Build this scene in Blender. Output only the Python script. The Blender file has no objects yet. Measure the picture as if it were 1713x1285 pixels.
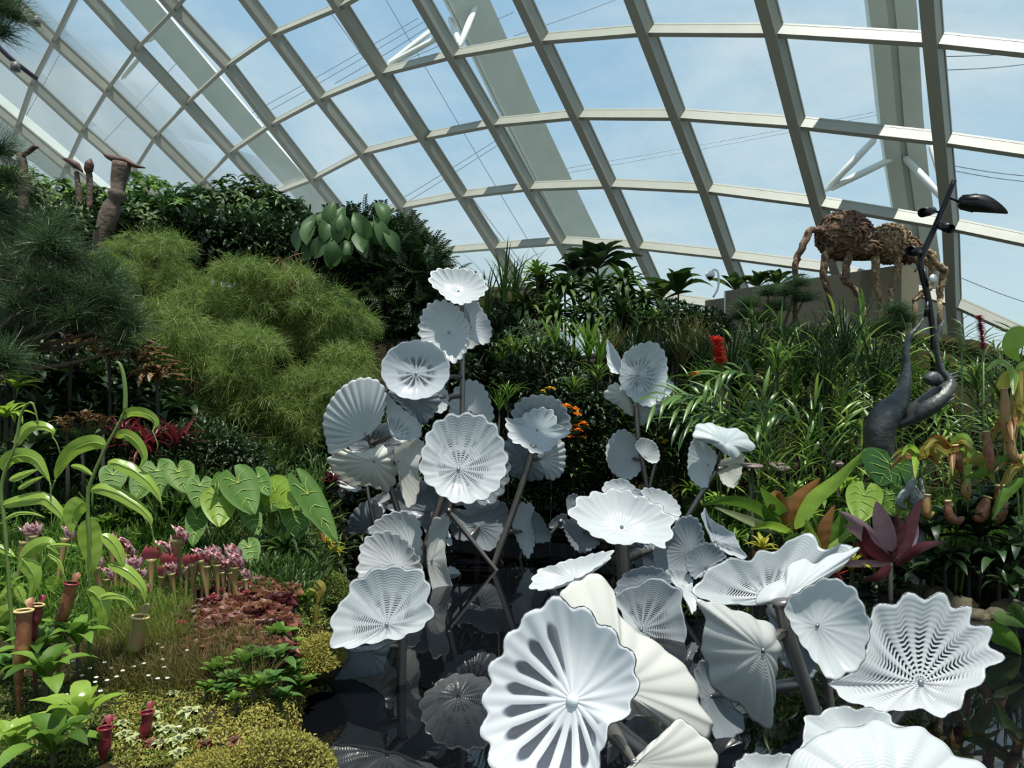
SKY_STRENGTH = .92; SUN_STRENGTH = 6.6; SUN_DIR = (.11, -.20, .95)
import bpy, math, random
import numpy as np
from mathutils import Vector
rnd = random.Random(7)
rg = np.random.default_rng(11)
SC = bpy.context.scene
COL = SC.collection
PI = math.pi
F = 1290.0; CX = 856.5; HY = 700.0; EYE = 1.6

def ray(px, py):
    return np.array([(px - CX) / F, 1.0, (HY - py) / F])
def P(px, py, d):
    return ray(px, py) * d + np.array([0, 0, EYE])
def PL(pts, d):
    """polyline: pts are (x,y) or (x,y,depth)"""
    return np.array([P(p[0], p[1], p[2] if len(p) > 2 else d) for p in pts])

# ------------------------------------------------------------------ terrain
def sstep(a, b, x):
    t = min(1, max(0, (x - a) / (b - a))); return t * t * (3 - 2 * t)
def ground(x, y):
    xl = np.interp(y, [2, 3.2, 3.9, 4.7, 6.2, 9.3, 10.5, 14], [-.55, -.8, -.97, -1.12, -1.35, -1.9, -1.6, 1.0])
    hl = np.interp(y, [1.5, 3, 4, 6, 7.5, 9, 11, 13, 16, 30], [.12, .18, .28, .5, .78, 1.25, 2.7, 3.7, 4.3, 4.4])
    k = sstep(-.12, .3, xl - x)
    hl += .62 * math.exp(-((y - 7.25) / .62) ** 2) * sstep(-2.0, -2.9, x) if x < -2 else 0
    left = k * hl - .5 * (1 - k) + .04 * math.sin(3.1 * x + 1.3 * y) * k
    kb = sstep(10.0, 10.6, y)
    back = kb * np.interp(y, [10.3, 11.5, 13, 15, 18, 22], [.05, .5, 1.3, 2.2, 2.9, 3.0]) - .5 * (1 - kb)
    s1 = (x - 1.5) * .707 + (y - 10.0) * .707
    s2 = (x - 4.6) * .38 + (y - 6.9) * .92
    sd = min(s1, s2) if x > 4.6 else s1
    kr = sstep(-.15, .3, sd)
    right = kr * (.1 + .27 * max(0, sd) + .85 * max(0, min(y, 13.2) - 11)) - .5 * (1 - kr)
    right = min(right, 3.0 - .45 * max(0, x - 7.2) - .25 * max(0, y - 14))
    return float(max(left, back, right))
def hit(px, py, d0=2.2, d1=24):
    r = ray(px, py); d = d0
    while d < d1:
        p = r * d
        if p[2] + EYE <= ground(p[0], p[1]): break
        d += .05
    return np.array([r[0] * d, d, ground(r[0] * d, d)])
def G(px, d):
    x = (px - CX) / F * d
    return np.array([x, d, ground(x, d)])

# ------------------------------------------------------------------ mesh helpers
class MB:
    def __init__(s): s.v = []; s.f = []; s.n = 0; s.uv = None
    def add(s, V, Q):
        V = np.asarray(V, float).reshape(-1, 3); Q = np.asarray(Q, int).reshape(-1, 4)
        s.v.append(V); s.f.append(Q + s.n); s.n += len(V); return s
    def mesh(s, name, mat, smooth=True):
        V = np.concatenate(s.v); Q = np.concatenate(s.f)
        me = bpy.data.meshes.new(name)
        me.vertices.add(len(V)); me.vertices.foreach_set('co', V.ravel())
        me.loops.add(Q.size); me.loops.foreach_set('vertex_index', Q.ravel().astype(np.int32))
        me.polygons.add(len(Q)); me.polygons.foreach_set('loop_start', np.arange(0, Q.size, 4, dtype=np.int32))
        me.polygons.foreach_set('use_smooth', np.full(len(Q), smooth))
        me.update(calc_edges=True); me.validate()
        me.materials.append(mat)
        return me
def grid_quads(nu, nv, closed=False):
    q = []
    for i in range(nu - 1):
        for j in range(nv if closed else nv - 1):
            j2 = (j + 1) % nv
            q.append((i * nv + j, i * nv + j2, (i + 1) * nv + j2, (i + 1) * nv + j))
    return np.array(q)
def nrm(v):
    v = np.asarray(v, float); return v / (np.linalg.norm(v, axis=-1, keepdims=True) + 1e-12)
def smooth(pts, n=16, closed=False):
    pts = np.asarray(pts, float); m = len(pts); out = []
    segs = m if closed else m - 1
    for t in np.linspace(0, segs, n, endpoint=not closed):
        i = min(int(t), segs - 1); u = t - i
        if closed: p0, p1, p2, p3 = [pts[(i + k) % m] for k in (-1, 0, 1, 2)]
        else:
            p1, p2 = pts[i], pts[i + 1]
            p0 = pts[i - 1] if i > 0 else 2 * p1 - p2
            p3 = pts[i + 2] if i + 2 < m else 2 * p2 - p1
        out.append(.5 * (2 * p1 + (p2 - p0) * u + (2 * p0 - 5 * p1 + 4 * p2 - p3) * u * u + (3 * p1 - p0 - 3 * p2 + p3) * u ** 3))
    return np.array(out)
def tube(mb, pts, r, n=8, cap=True, flat=1.0, closed=False):
    pts = np.asarray(pts, float); m = len(pts)
    r = np.full(m, r, float) if np.isscalar(r) else np.interp(np.linspace(0, 1, m), np.linspace(0, 1, len(r)), r)
    if closed: T = nrm(np.roll(pts, -1, 0) - np.roll(pts, 1, 0))
    else: T = nrm(np.gradient(pts, axis=0))
    a = np.array([0, 0, 1.]) if abs(T[0][2]) < .9 else np.array([1., 0, 0])
    U = nrm(np.cross(T[0], a)); rows = []
    if cap and not closed:
        pts = np.concatenate([pts[:1], pts, pts[-1:]]); T = np.concatenate([T[:1], T, T[-1:]]); r = np.concatenate([[r[0] * .02], r, [r[-1] * .02]])
    for p, t, rr in zip(pts, T, r):
        U = nrm(U - t * np.dot(U, t)); W = np.cross(t, U)
        ang = np.linspace(0, 2 * PI, n, endpoint=False)
        rows.append(p + rr * (np.cos(ang)[:, None] * U + flat * np.sin(ang)[:, None] * W))
    V = np.concatenate(rows); k = len(rows)
    Q = grid_quads(k, n, True)
    if closed:
        ex = [((k - 1) * n + j, (k - 1) * n + (j + 1) % n, (j + 1) % n, j) for j in range(n)]
        Q = np.concatenate([Q, np.array(ex)])
    return mb.add(V, Q)
def ellipsoid(mb, c, r, nu=14, nv=20, R=None, rough=0, seed=0):
    ra = np.random.default_rng(seed)
    th = np.linspace(.03, PI - .03, nu)[:, None]; ph = np.linspace(0, 2 * PI, nv, endpoint=False)[None, :]
    u = np.stack([np.sin(th) * np.cos(ph), np.sin(th) * np.sin(ph), np.cos(th) + 0 * ph], -1).reshape(-1, 3)
    k = 1 + rough * ra.normal(size=(len(u), 1))
    V = u * np.asarray(r) * k
    if R is not None: V = V @ np.asarray(R).T
    return mb.add(V + np.asarray(c), grid_quads(nu, nv, True))
def box(mb, c, s, A=None):
    c = np.asarray(c, float); s = np.asarray(s, float) / 2
    V = np.array([(x, y, z) for x in (-1, 1) for y in (-1, 1) for z in (-1, 1)]) * s
    if A is not None: V = V @ np.asarray(A)
    Q = [(0, 1, 3, 2), (4, 6, 7, 5), (0, 4, 5, 1), (2, 3, 7, 6), (0, 2, 6, 4), (1, 5, 7, 3)]
    return mb.add(V + c, Q)
def lathe(mb, prof, base, axis=(0, 0, 1), n=20, flat=1.0):
    """prof: list of (height, radius) along axis from base"""
    ax = nrm(axis); a = np.array([0, 0, 1.]) if abs(ax[2]) < .9 else np.array([1., 0, 0])
    U = nrm(np.cross(a, ax)); W = np.cross(ax, U)
    ang = np.linspace(0, 2 * PI, n, endpoint=False)
    V = np.concatenate([np.asarray(base) + ax * h + max(r, 1e-4) * (np.cos(ang)[:, None] * U + flat * np.sin(ang)[:, None] * W) for h, r in prof])
    return mb.add(V, grid_quads(len(prof), n, True))

def leaf_tpl(n=6, shape='lance', bend=.5, fold=.18, cols=3, wave=0):
    """unit leaf along +Y, normal +Z; length 1, full width 1"""
    t = np.linspace(0, 1, n + 1)
    w = {'lance': np.sin(PI * t ** .75) ** .8, 'ovate': np.sin(PI * t ** .6) ** .75, 'strap': np.minimum(1, (1 - t) * 3.2) ** .7 * (0.75 + .25 * np.minimum(1, t * 4)),
         'paddle': np.sin(PI * t ** 1.25) ** .8, 'blade': (1 - t) ** .6, 'needle': np.ones_like(t) * (1 - .6 * t)}[shape]
    w = np.maximum(w, .04)
    ang = bend * (t - .15) * 1.6 - bend * .3
    dy = np.cos(ang); dz = -np.sin(ang)
    y = np.concatenate([[0], np.cumsum((dy[1:] + dy[:-1]) / 2)]) / n
    z = np.concatenate([[0], np.cumsum((dz[1:] + dz[:-1]) / 2)]) / n
    xs = np.linspace(-.5, .5, cols)
    V = []
    for i in range(n + 1):
        for j, x in enumerate(xs):
            V.append((x * w[i], y[i], z[i], fold * abs(x) * 2 * w[i] * .9 + wave * 2 * math.sin(i * 2.1 + j * 3) * w[i]))
    return np.array(V), grid_quads(n + 1, cols)
def scatter(mb, tpl, pos, ydir, up, L, W):
    V, Q = tpl; N = len(pos)
    if N == 0: return mb
    Y = nrm(ydir); X = nrm(np.cross(Y, up)); Z = np.cross(X, Y)
    L = np.broadcast_to(np.asarray(L, float), (N,)); W = np.broadcast_to(np.asarray(W, float), (N,))
    out = pos[:, None, :] + V[None, :, 0:1] * W[:, None, None] * X[:, None, :] + V[None, :, 1:2] * L[:, None, None] * Y[:, None, :] + (V[None, :, 2:3] * L[:, None, None] + V[None, :, 3:4] * W[:, None, None]) * Z[:, None, :]
    q = (Q[None] + (np.arange(N) * len(V))[:, None, None]).reshape(-1, 4)
    return mb.add(out.reshape(-1, 3), q)
def rsph(N, rr=None):
    r = rr or rg
    return nrm(r.normal(size=(N, 3)))

# ------------------------------------------------------------------ objects
def tag(o, label, cat, group=None):
    o['label'] = label; o['category'] = cat
    if group: o['group'] = group
    return o
def obj(name, me, parent=None, label=None):
    o = bpy.data.objects.new(name, me); COL.objects.link(o)
    if parent is not None: o.parent = parent
    if label: o['label'] = label
    return o
def thing(name, label, cat, loc=(0, 0, 0), group=None, rz=0, sc=1):
    o = bpy.data.objects.new(name, None); COL.objects.link(o)
    o.empty_display_size = .1
    o.location = loc; o.rotation_euler = (0, 0, rz); o.scale = (sc,) * 3 if np.isscalar(sc) else sc
    return tag(o, label, cat, group)
def local(mb, loc):
    mb.v = [v - np.asarray(loc) for v in mb.v]; return mb
def struct(name, me):
    o = obj(name, me); o['kind'] = 'structure'; return o
def put(proto, name, label, cat, loc, group=None, rz=0, sc=1, tilt=None):
    """a thing from a prototype: list of (part name, mesh[, label])"""
    t = thing(name, label, cat, loc, group, rz, sc)
    if tilt: t.rotation_euler = (tilt[0], tilt[1], rz)
    for p in proto:
        obj(p[0], p[1], t, p[2] if len(p) > 2 else None)
    return t

# ------------------------------------------------------------------ materials
def srgb(r, g, b):
    f = lambda c: (c / 255 / 12.92) if c / 255 <= .04045 else ((c / 255 + .055) / 1.055) ** 2.4
    return (f(r), f(g), f(b), 1)
def newmat(name):
    m = bpy.data.materials.new(name); m.use_nodes = True
    nt = m.node_tree; nt.nodes.clear()
    return m, nt, nt.nodes, nt.links
def ramp(nt, fac, cols):
    r = nt.nodes.new('ShaderNodeValToRGB'); el = r.color_ramp.elements
    while len(el) < len(cols): el.new(.5)
    for i, c in enumerate(cols): el[i].position = i / max(1, len(cols) - 1); el[i].color = c
    nt.links.new(fac, r.inputs[0]); return r.outputs[0]
def leafmat(name, cols, trans=.35, rough=.42, stripe=None, spec=.45):
    m, nt, N, L = newmat(name)
    out = N.new('ShaderNodeOutputMaterial'); g = N.new('ShaderNodeNewGeometry')
    c = ramp(nt, g.outputs['Random Per Island'], [srgb(*k) for k in cols])
    tc = N.new('ShaderNodeTexCoord'); no = N.new('ShaderNodeTexNoise'); no.inputs['Scale'].default_value = 14
    L.new(tc.outputs['Object'], no.inputs['Vector'])
    mx = N.new('ShaderNodeMix'); mx.data_type = 'RGBA'; mx.blend_type = 'MULTIPLY'; mx.inputs[0].default_value = .5
    gr = ramp(nt, no.outputs[0], [(.55, .55, .55, 1), (1, 1, 1, 1), (1.25, 1.25, 1.1, 1)])
    L.new(c, mx.inputs[6]); L.new(gr, mx.inputs[7]); c = mx.outputs[2]
    if stripe:
        w = N.new('ShaderNodeTexNoise'); w.inputs['Scale'].default_value = stripe[1]; L.new(tc.outputs['Object'], w.inputs['Vector'])
        rr = ramp(nt, w.outputs[0], [(0, 0, 0, 1), (0, 0, 0, 1), (1, 1, 1, 1), (1, 1, 1, 1)])
        for e, p in zip(N[-1].color_ramp.elements, (0, .47, .53, 1)): e.position = p
        m2 = N.new('ShaderNodeMix'); m2.data_type = 'RGBA'; L.new(rr, m2.inputs[0]); L.new(c, m2.inputs[6]); m2.inputs[7].default_value = srgb(*stripe[0]); c = m2.outputs[2]
    b = N.new('ShaderNodeBsdfPrincipled'); b.inputs['Roughness'].default_value = rough; b.inputs['Specular IOR Level'].default_value = spec
    L.new(c, b.inputs['Base Color'])
    t = N.new('ShaderNodeBsdfTranslucent'); L.new(c, t.inputs[0])
    s = N.new('ShaderNodeMixShader'); s.inputs[0].default_value = trans
    L.new(b.outputs[0], s.inputs[1]); L.new(t.outputs[0], s.inputs[2]); L.new(s.outputs[0], out.inputs[0])
    return m
def solid(name, col, rough=.5, metal=0, noise=None, scale=8, bump=0, spec=.5, bscale=None):
    m, nt, N, L = newmat(name)
    out = N.new('ShaderNodeOutputMaterial'); b = N.new('ShaderNodeBsdfPrincipled')
    b.inputs['Base Color'].default_value = srgb(*col); b.inputs['Roughness'].default_value = rough; b.inputs['Metallic'].default_value = metal
    b.inputs['Specular IOR Level'].default_value = spec
    tc = N.new('ShaderNodeTexCoord')
    if noise:
        no = N.new('ShaderNodeTexNoise'); no.inputs['Scale'].default_value = scale; no.inputs['Detail'].default_value = 6
        L.new(tc.outputs['Object'], no.inputs['Vector'])
        c = ramp(nt, no.outputs[0], [srgb(*col)] + [srgb(*k) for k in noise])
        rr = N[-1].color_ramp.elements
        for i, e in enumerate(rr): e.position = .3 + .4 * i / max(1, len(rr) - 1)
        L.new(c, b.inputs['Base Color'])
    if bump:
        n2 = N.new('ShaderNodeTexNoise'); n2.inputs['Scale'].default_value = bscale or scale * 3; n2.inputs['Detail'].default_value = 5
        L.new(tc.outputs['Object'], n2.inputs['Vector'])
        bp = N.new('ShaderNodeBump'); bp.inputs['Strength'].default_value = bump; bp.inputs['Distance'].default_value = .02
        L.new(n2.outputs[0], bp.inputs['Height']); L.new(bp.outputs[0], b.inputs['Normal'])
    L.new(b.outputs[0], out.inputs[0]); return m

def math_n(nt, op, a, b=None, c=None, clamp=False):
    n = nt.nodes.new('ShaderNodeMath'); n.operation = op; n.use_clamp = clamp
    for i, v in enumerate((a, b, c)):
        if v is None: continue
        if isinstance(v, (int, float)): n.inputs[i].default_value = v
        else: nt.links.new(v, n.inputs[i])
    return n.outputs[0]
def smoothn(nt, x, a, b):
    n = nt.nodes.new('ShaderNodeMapRange'); n.interpolation_type = 'SMOOTHSTEP'
    n.inputs[1].default_value = a; n.inputs[2].default_value = b; n.inputs[3].default_value = 0; n.inputs[4].default_value = 1
    nt.links.new(x, n.inputs[0]); return n.outputs[0]
def glassmat(name, col, style, base_clear=.04, rings=0, trans=.45, clear_tint=(.82, .88, .92)):
    """blown glass: milky white body with clear combed areas"""
    m, nt, N, L = newmat(name)
    out = N.new('ShaderNodeOutputMaterial'); uv = N.new('ShaderNodeUVMap'); uv.uv_map = 'flute'
    sp = N.new('ShaderNodeSeparateXYZ'); L.new(uv.outputs[0], sp.inputs[0]); u, v = sp.outputs[0], sp.outputs[1]
    fl = math_n(nt, 'MULTIPLY_ADD', math_n(nt, 'COSINE', math_n(nt, 'MULTIPLY', u, 2 * PI)), .5, .5)   # 1 on the ridge of a flute
    tc = N.new('ShaderNodeTexCoord'); no = N.new('ShaderNodeTexNoise'); no.inputs['Scale'].default_value = 7; L.new(tc.outputs['Object'], no.inputs['Vector'])
    nz = no.outputs[0]
    clear = None; ringv = None
    if rings:
        ph = math_n(nt, 'ADD', math_n(nt, 'MULTIPLY', v, rings * 2 * PI), math_n(nt, 'MULTIPLY', fl, 2.2))
        ringv = math_n(nt, 'MULTIPLY_ADD', math_n(nt, 'SINE', ph), .5, .5)
    if style == 'web':
        inner = math_n(nt, 'MULTIPLY', smoothn(nt, v, .05, .1), math_n(nt, 'SUBTRACT', 1, smoothn(nt, v, .42, .85)))
        rv = smoothn(nt, ringv, .25, .7)
        val = math_n(nt, 'MULTIPLY_ADD', smoothn(nt, fl, .35, .95), -.8, 1)
        clear = math_n(nt, 'MULTIPLY', math_n(nt, 'MULTIPLY', rv, inner), val)
        clear = math_n(nt, 'MULTIPLY', clear, smoothn(nt, nz, .36, .5))
    elif style == 'wave':
        inner = math_n(nt, 'MULTIPLY', smoothn(nt, v, .04, .08), math_n(nt, 'SUBTRACT', 1, smoothn(nt, v, .5, .95)))
        su = N.new('ShaderNodeUVMap'); su.uv_map = 'angle'; s2 = N.new('ShaderNodeSeparateXYZ'); L.new(su.outputs[0], s2.inputs[0])
        top = math_n(nt, 'MULTIPLY', smoothn(nt, s2.outputs[0], .2, .3), math_n(nt, 'SUBTRACT', 1, smoothn(nt, s2.outputs[0], .72, .82)))
        clear = math_n(nt, 'MULTIPLY', math_n(nt, 'MULTIPLY', smoothn(nt, ringv, .25, .7), inner), math_n(nt, 'MULTIPLY_ADD', smoothn(nt, fl, .4, .98), -.85, 1))
        clear = math_n(nt, 'MULTIPLY', clear, math_n(nt, 'MULTIPLY_ADD', top, .6, .4))
    elif style == 'petal':
        band = math_n(nt, 'MULTIPLY', smoothn(nt, v, .22, .36), math_n(nt, 'SUBTRACT', 1, smoothn(nt, math_n(nt, 'MULTIPLY_ADD', fl, .22, v), .80, .88)))
        val = math_n(nt, 'SUBTRACT', 1, smoothn(nt, math_n(nt, 'MULTIPLY_ADD', v, -.85, fl), -.06, .14))
        # the milk of the gather covers the side of the bowl that was folded over
        su = N.new('ShaderNodeUVMap'); su.uv_map = 'angle'; s2 = N.new('ShaderNodeSeparateXYZ'); L.new(su.outputs[0], s2.inputs[0])
        side = math_n(nt, 'SUBTRACT', 1, smoothn(nt, s2.outputs[0], .44, .5))
        side = math_n(nt, 'MAXIMUM', side, smoothn(nt, s2.outputs[0], .84, .88))
        clear = math_n(nt, 'MULTIPLY', math_n(nt, 'MULTIPLY', band, val), side)
        clear = math_n(nt, 'MULTIPLY', clear, .85)
    elif style == 'streak':
        band = math_n(nt, 'MULTIPLY', smoothn(nt, v, .06, .16), math_n(nt, 'SUBTRACT', 1, smoothn(nt, v, .42, .68)))
        val = math_n(nt, 'SUBTRACT', 1, smoothn(nt, fl, .5, .9))
        clear = math_n(nt, 'MULTIPLY', math_n(nt, 'MULTIPLY', band, val), .8)
        clear = math_n(nt, 'MULTIPLY', clear, smoothn(nt, nz, .38, .55))
    cl = math_n(nt, 'ADD', clear, base_clear, clamp=True) if clear is not None else None
    b = N.new('ShaderNodeBsdfPrincipled'); b.inputs['Base Color'].default_value = col; b.inputs['Roughness'].default_value = .2
    b.inputs['Specular IOR Level'].default_value = .5
    if ringv is not None:
        hb = math_n(nt, 'ADD', math_n(nt, 'MULTIPLY', ringv, .5), 0)
        bp = N.new('ShaderNodeBump'); bp.inputs['Strength'].default_value = .25; bp.inputs['Distance'].default_value = .006
        L.new(hb, bp.inputs['Height']); L.new(bp.outputs[0], b.inputs['Normal'])
    t = N.new('ShaderNodeBsdfTranslucent'); t.inputs[0].default_value = col
    w = N.new('ShaderNodeMixShader'); w.inputs[0].default_value = trans; L.new(b.outputs[0], w.inputs[1]); L.new(t.outputs[0], w.inputs[2])
    tr = N.new('ShaderNodeBsdfTransparent'); tr.inputs[0].default_value = clear_tint + (1,)
    gl = N.new('ShaderNodeBsdfGlossy'); gl.inputs['Roughness'].default_value = .08
    lw = N.new('ShaderNodeLayerWeight'); lw.inputs[0].default_value = .25
    ck = N.new('ShaderNodeMixShader'); L.new(lw.outputs['Fresnel'], ck.inputs[0]); L.new(tr.outputs[0], ck.inputs[1]); L.new(gl.outputs[0], ck.inputs[2])
    fin = N.new('ShaderNodeMixShader'); L.new(w.outputs[0], fin.inputs[1]); L.new(ck.outputs[0], fin.inputs[2])
    if cl is not None: L.new(cl, fin.inputs[0])
    else: fin.inputs[0].default_value = base_clear
    L.new(fin.outputs[0], out.inputs[0]); return m
# ------------------------------------------------------------------ camera, sky, sun
cam = bpy.data.cameras.new('camera'); co = bpy.data.objects.new('camera', cam); COL.objects.link(co)
co.location = (0, 0, EYE); co.rotation_euler = (PI / 2, 0, 0)
cam.sensor_width = 36; cam.lens = 36 * F / 1713; cam.shift_y = (HY - 642.5) / 1713; cam.clip_start = .05; cam.clip_end = 400
SC.camera = co
SC.view_settings.view_transform = 'Standard'; SC.view_settings.look = 'None'; SC.view_settings.gamma = 1; SC.view_settings.exposure = 0
SC.view_settings.use_curve_mapping = False
SC.cycles.max_bounces = 7; SC.cycles.diffuse_bounces = 2; SC.cycles.glossy_bounces = 3; SC.cycles.transparent_max_bounces = 16; SC.cycles.transmission_bounces = 3
SC.cycles.sample_clamp_indirect = 4; SC.cycles.caustics_reflective = False; SC.cycles.caustics_refractive = False

wd = bpy.data.worlds.new('sky'); SC.world = wd; wd.use_nodes = True
nt = wd.node_tree; N = nt.nodes; L = nt.links; N.clear()
wo = N.new('ShaderNodeOutputWorld'); bg = N.new('ShaderNodeBackground'); tc = N.new('ShaderNodeTexCoord')
sp = N.new('ShaderNodeSeparateXYZ'); L.new(tc.outputs['Generated'], sp.inputs[0])
h = math_n(nt, 'MULTIPLY_ADD', sp.outputs[2], 1, 0)
sky = ramp(nt, math_n(nt, 'MULTIPLY_ADD', h, .5, .5), [srgb(90, 100, 90), srgb(150, 165, 165), srgb(220, 240, 246), srgb(172, 208, 236), srgb(140, 184, 226)])
for e, p in zip(N[-1].color_ramp.elements, (0, .49, .52, .70, 1)): e.position = p
mp = N.new('ShaderNodeMapping'); mp.inputs['Scale'].default_value = (1.2, 1.2, 3.2); L.new(tc.outputs['Generated'], mp.inputs[0])
no = N.new('ShaderNodeTexNoise'); no.inputs['Scale'].default_value = 2.3; no.inputs['Detail'].default_value = 7; no.inputs['Roughness'].default_value = .55; no.inputs['Distortion'].default_value = .35
L.new(mp.outputs[0], no.inputs['Vector'])
cl = ramp(nt, no.outputs[0], [(0, 0, 0, 1), (0, 0, 0, 1), (.75, .75, .75, 1), (1, 1, 1, 1)])
for e, p in zip(N[-1].color_ramp.elements, (0, .40, .66, 1)): e.position = p
mx = N.new('ShaderNodeMix'); mx.data_type = 'RGBA'; L.new(cl, mx.inputs[0]); L.new(sky, mx.inputs[6]); mx.inputs[7].default_value = srgb(232, 243, 247)
L.new(mx.outputs[2], bg.inputs[0]); bg.inputs[1].default_value = SKY_STRENGTH
L.new(bg.outputs[0], wo.inputs[0])

sun = bpy.data.lights.new('sun', 'SUN'); sun.energy = SUN_STRENGTH; sun.angle = .01; sun.color = (1, .955, .88)
so = bpy.data.objects.new('sun', sun); COL.objects.link(so); so.location = (10, -6, 30)
so.rotation_euler = Vector(SUN_DIR).to_track_quat('Z', 'Y').to_euler()

# ------------------------------------------------------------------ the glass vault
M_beam = solid('painted_steel', (158, 158, 146), .5, noise=[(164, 164, 152)], scale=3)
M_white = solid('white_paint', (235, 237, 232), .4)
M_arch = solid('arch_paint', (222, 226, 218), .5, noise=[(212, 217, 210)], scale=1.2)
def panemat():
    m, nt, N, L = newmat('dome_glass')
    out = N.new('ShaderNodeOutputMaterial'); tr = N.new('ShaderNodeBsdfTransparent'); tr.inputs[0].default_value = (.90, .955, .95, 1)
    gl = N.new('ShaderNodeBsdfGlossy'); gl.inputs['Roughness'].default_value = .02; gl.inputs[0].default_value = (.9, .95, .95, 1)
    df = N.new('ShaderNodeBsdfDiffuse'); df.inputs[0].default_value = (.8, .82, .8, 1)
    lw = N.new('ShaderNodeLayerWeight'); lw.inputs[0].default_value = .12
    a = N.new('ShaderNodeMixShader'); L.new(math_n(nt, 'MULTIPLY', lw.outputs['Fresnel'], .45), a.inputs[0]); L.new(tr.outputs[0], a.inputs[1]); L.new(gl.outputs[0], a.inputs[2])
    tc = N.new('ShaderNodeTexCoord'); no = N.new('ShaderNodeTexNoise'); no.inputs['Scale'].default_value = 1.4; no.inputs['Detail'].default_value = 8; no.inputs['Roughness'].default_value = .7
    L.new(tc.outputs['Object'], no.inputs['Vector'])
    b = N.new('ShaderNodeMixShader'); L.new(math_n(nt, 'MULTIPLY', smoothn(nt, no.outputs[0], .45, .8), .09), b.inputs[0])
    L.new(a.outputs[0], b.inputs[1]); L.new(df.outputs[0], b.inputs[2]); L.new(b.outputs[0], out.inputs[0]); return m
M_pane = panemat()
NODE = {(0,0):(33,207),(0,1):(114,275),(1,0):(58,135),(1,1):(142,214),(1,2):(225,285),(2,0):(95,63),(2,1):(184,145),(2,2):(264,224),(2,3):(340,301),
(3,1):(233,77),(3,2):(317,168),(3,3):(390,250),(3,4):(455,322),(4,1):(298,10),(4,2):(385,105),(4,3):(459,203),(4,4):(529,294),
(5,2):(462,52),(5,3):(541,159),(5,4):(612,250),(5,5):(677,341),(6,2):(574,5),(6,3):(644,116),(6,4):(714,224),(6,5):(777,322),(6,6):(831,408),
(7,3):(763,86),(7,4):(830,201),(7,5):(889,308),(7,6):(942,399),(8,3):(910,60),(8,4):(970,187),(8,5):(1024,303),(8,6):(1070,406),
(9,3):(1085,45),(9,4):(1138,187),(9,5):(1185,310),(9,6):(1223,422),(10,3):(1299,45),(10,4):(1337,200),(10,5):(1372,333),(10,6):(1405,445),
(11,3):(1565,60),(11,4):(1580,226),(11,5):(1593,370),(11,6):(1598,499)}
dome = {}
_m = np.array([1.04328, 1, 1.28607]); _r = ray(*NODE[(9, 3)]); _sc = 16.3 / ((23.69924 + 3) / (_m @ _r))
for (j, k), p in NODE.items():
    r = ray(*p); dome[(j, k)] = r * (23.69924 + k) / (_m @ r) * _sc + np.array([0, 0, EYE])
K0, K1 = -2, 10
for j in range(12):
    ks = sorted(k for (a, k) in dome if a == j)
    st = (dome[(j, ks[-1])] - dome[(j, ks[0])]) / (ks[-1] - ks[0])
    for k in range(ks[-1] + 1, K1): dome[(j, k)] = dome[(j, k - 1)] + st * np.array([1, 1, 1.0]) + np.array([0, 0, -.02])
    for k in range(ks[0] - 1, K0 - 1, -1): dome[(j, k)] = dome[(j, k + 1)] - st
for k in range(K0, K1):
    for j in (12, 13): dome[(j, k)] = 3 * dome[(j - 1, k)] - 3 * dome[(j - 2, k)] + dome[(j - 3, k)]
    for j in (-1, -2, -3, -4): dome[(j, k)] = 2 * dome[(j + 1, k)] - dome[(j + 2, k)]
J0, J1 = -4, 14
def dnorm(j, k):
    a = dome[(min(j + 1, J1 - 1), k)] - dome[(max(j - 1, J0), k)]; b = dome[(j, min(k + 1, K1 - 1))] - dome[(j, max(k - 1, K0))]
    n = nrm(np.cross(a, b)); return n if n[2] > 0 else -n       # outward
def beam(mb, a, b, n0, n1, w, dep, cap):
    t = nrm(b - a)
    for (o0, o1, ww) in ((0, -dep, w), (.05, .0, cap)):
        V = []
        for p, n in ((a, n0), (b, n1)):
            s = nrm(np.cross(t, n)) * ww / 2
            V += [p + n * o0 - s, p + n * o0 + s, p + n * o1 + s, p + n * o1 - s]
        mb.add(V, [(0, 1, 5, 4), (1, 2, 6, 5), (2, 3, 7, 6), (3, 0, 4, 7), (0, 3, 2, 1), (4, 5, 6, 7)])
ti = 1
for j in range(J0, J1):
    mb = MB()
    for k in range(K0, K1 - 1): beam(mb, dome[(j, k)], dome[(j, k + 1)], dnorm(j, k), dnorm(j, k + 1), .23, .32, .26)
    o = struct('trim_%d' % ti, mb.mesh('vault_rib', M_beam, False)); o['label'] = 'grey steel rib running down the glass vault'; ti += 1
for k in range(K0, K1):
    mb = MB()
    for j in range(J0, J1 - 1): beam(mb, dome[(j, k)], dome[(j + 1, k)], dnorm(j, k), dnorm(j + 1, k), .10, .25, .11)
    o = struct('trim_%d' % ti, mb.mesh('vault_purlin', M_beam, False)); o['label'] = 'pale steel cross beam arching over the glass vault'; ti += 1
mb = MB()
for j in range(J0, J1 - 1):
    for k in range(K0, K1 - 1):
        q = [dome[(j, k)] + .03 * dnorm(j, k), dome[(j + 1, k)] + .03 * dnorm(j + 1, k), dome[(j + 1, k + 1)] + .03 * dnorm(j + 1, k + 1), dome[(j, k + 1)] + .03 * dnorm(j, k + 1)]
        mb.add(q, [(0, 1, 2, 3)])
struct('ceiling', mb.mesh('glass_panes', M_pane, False))
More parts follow.
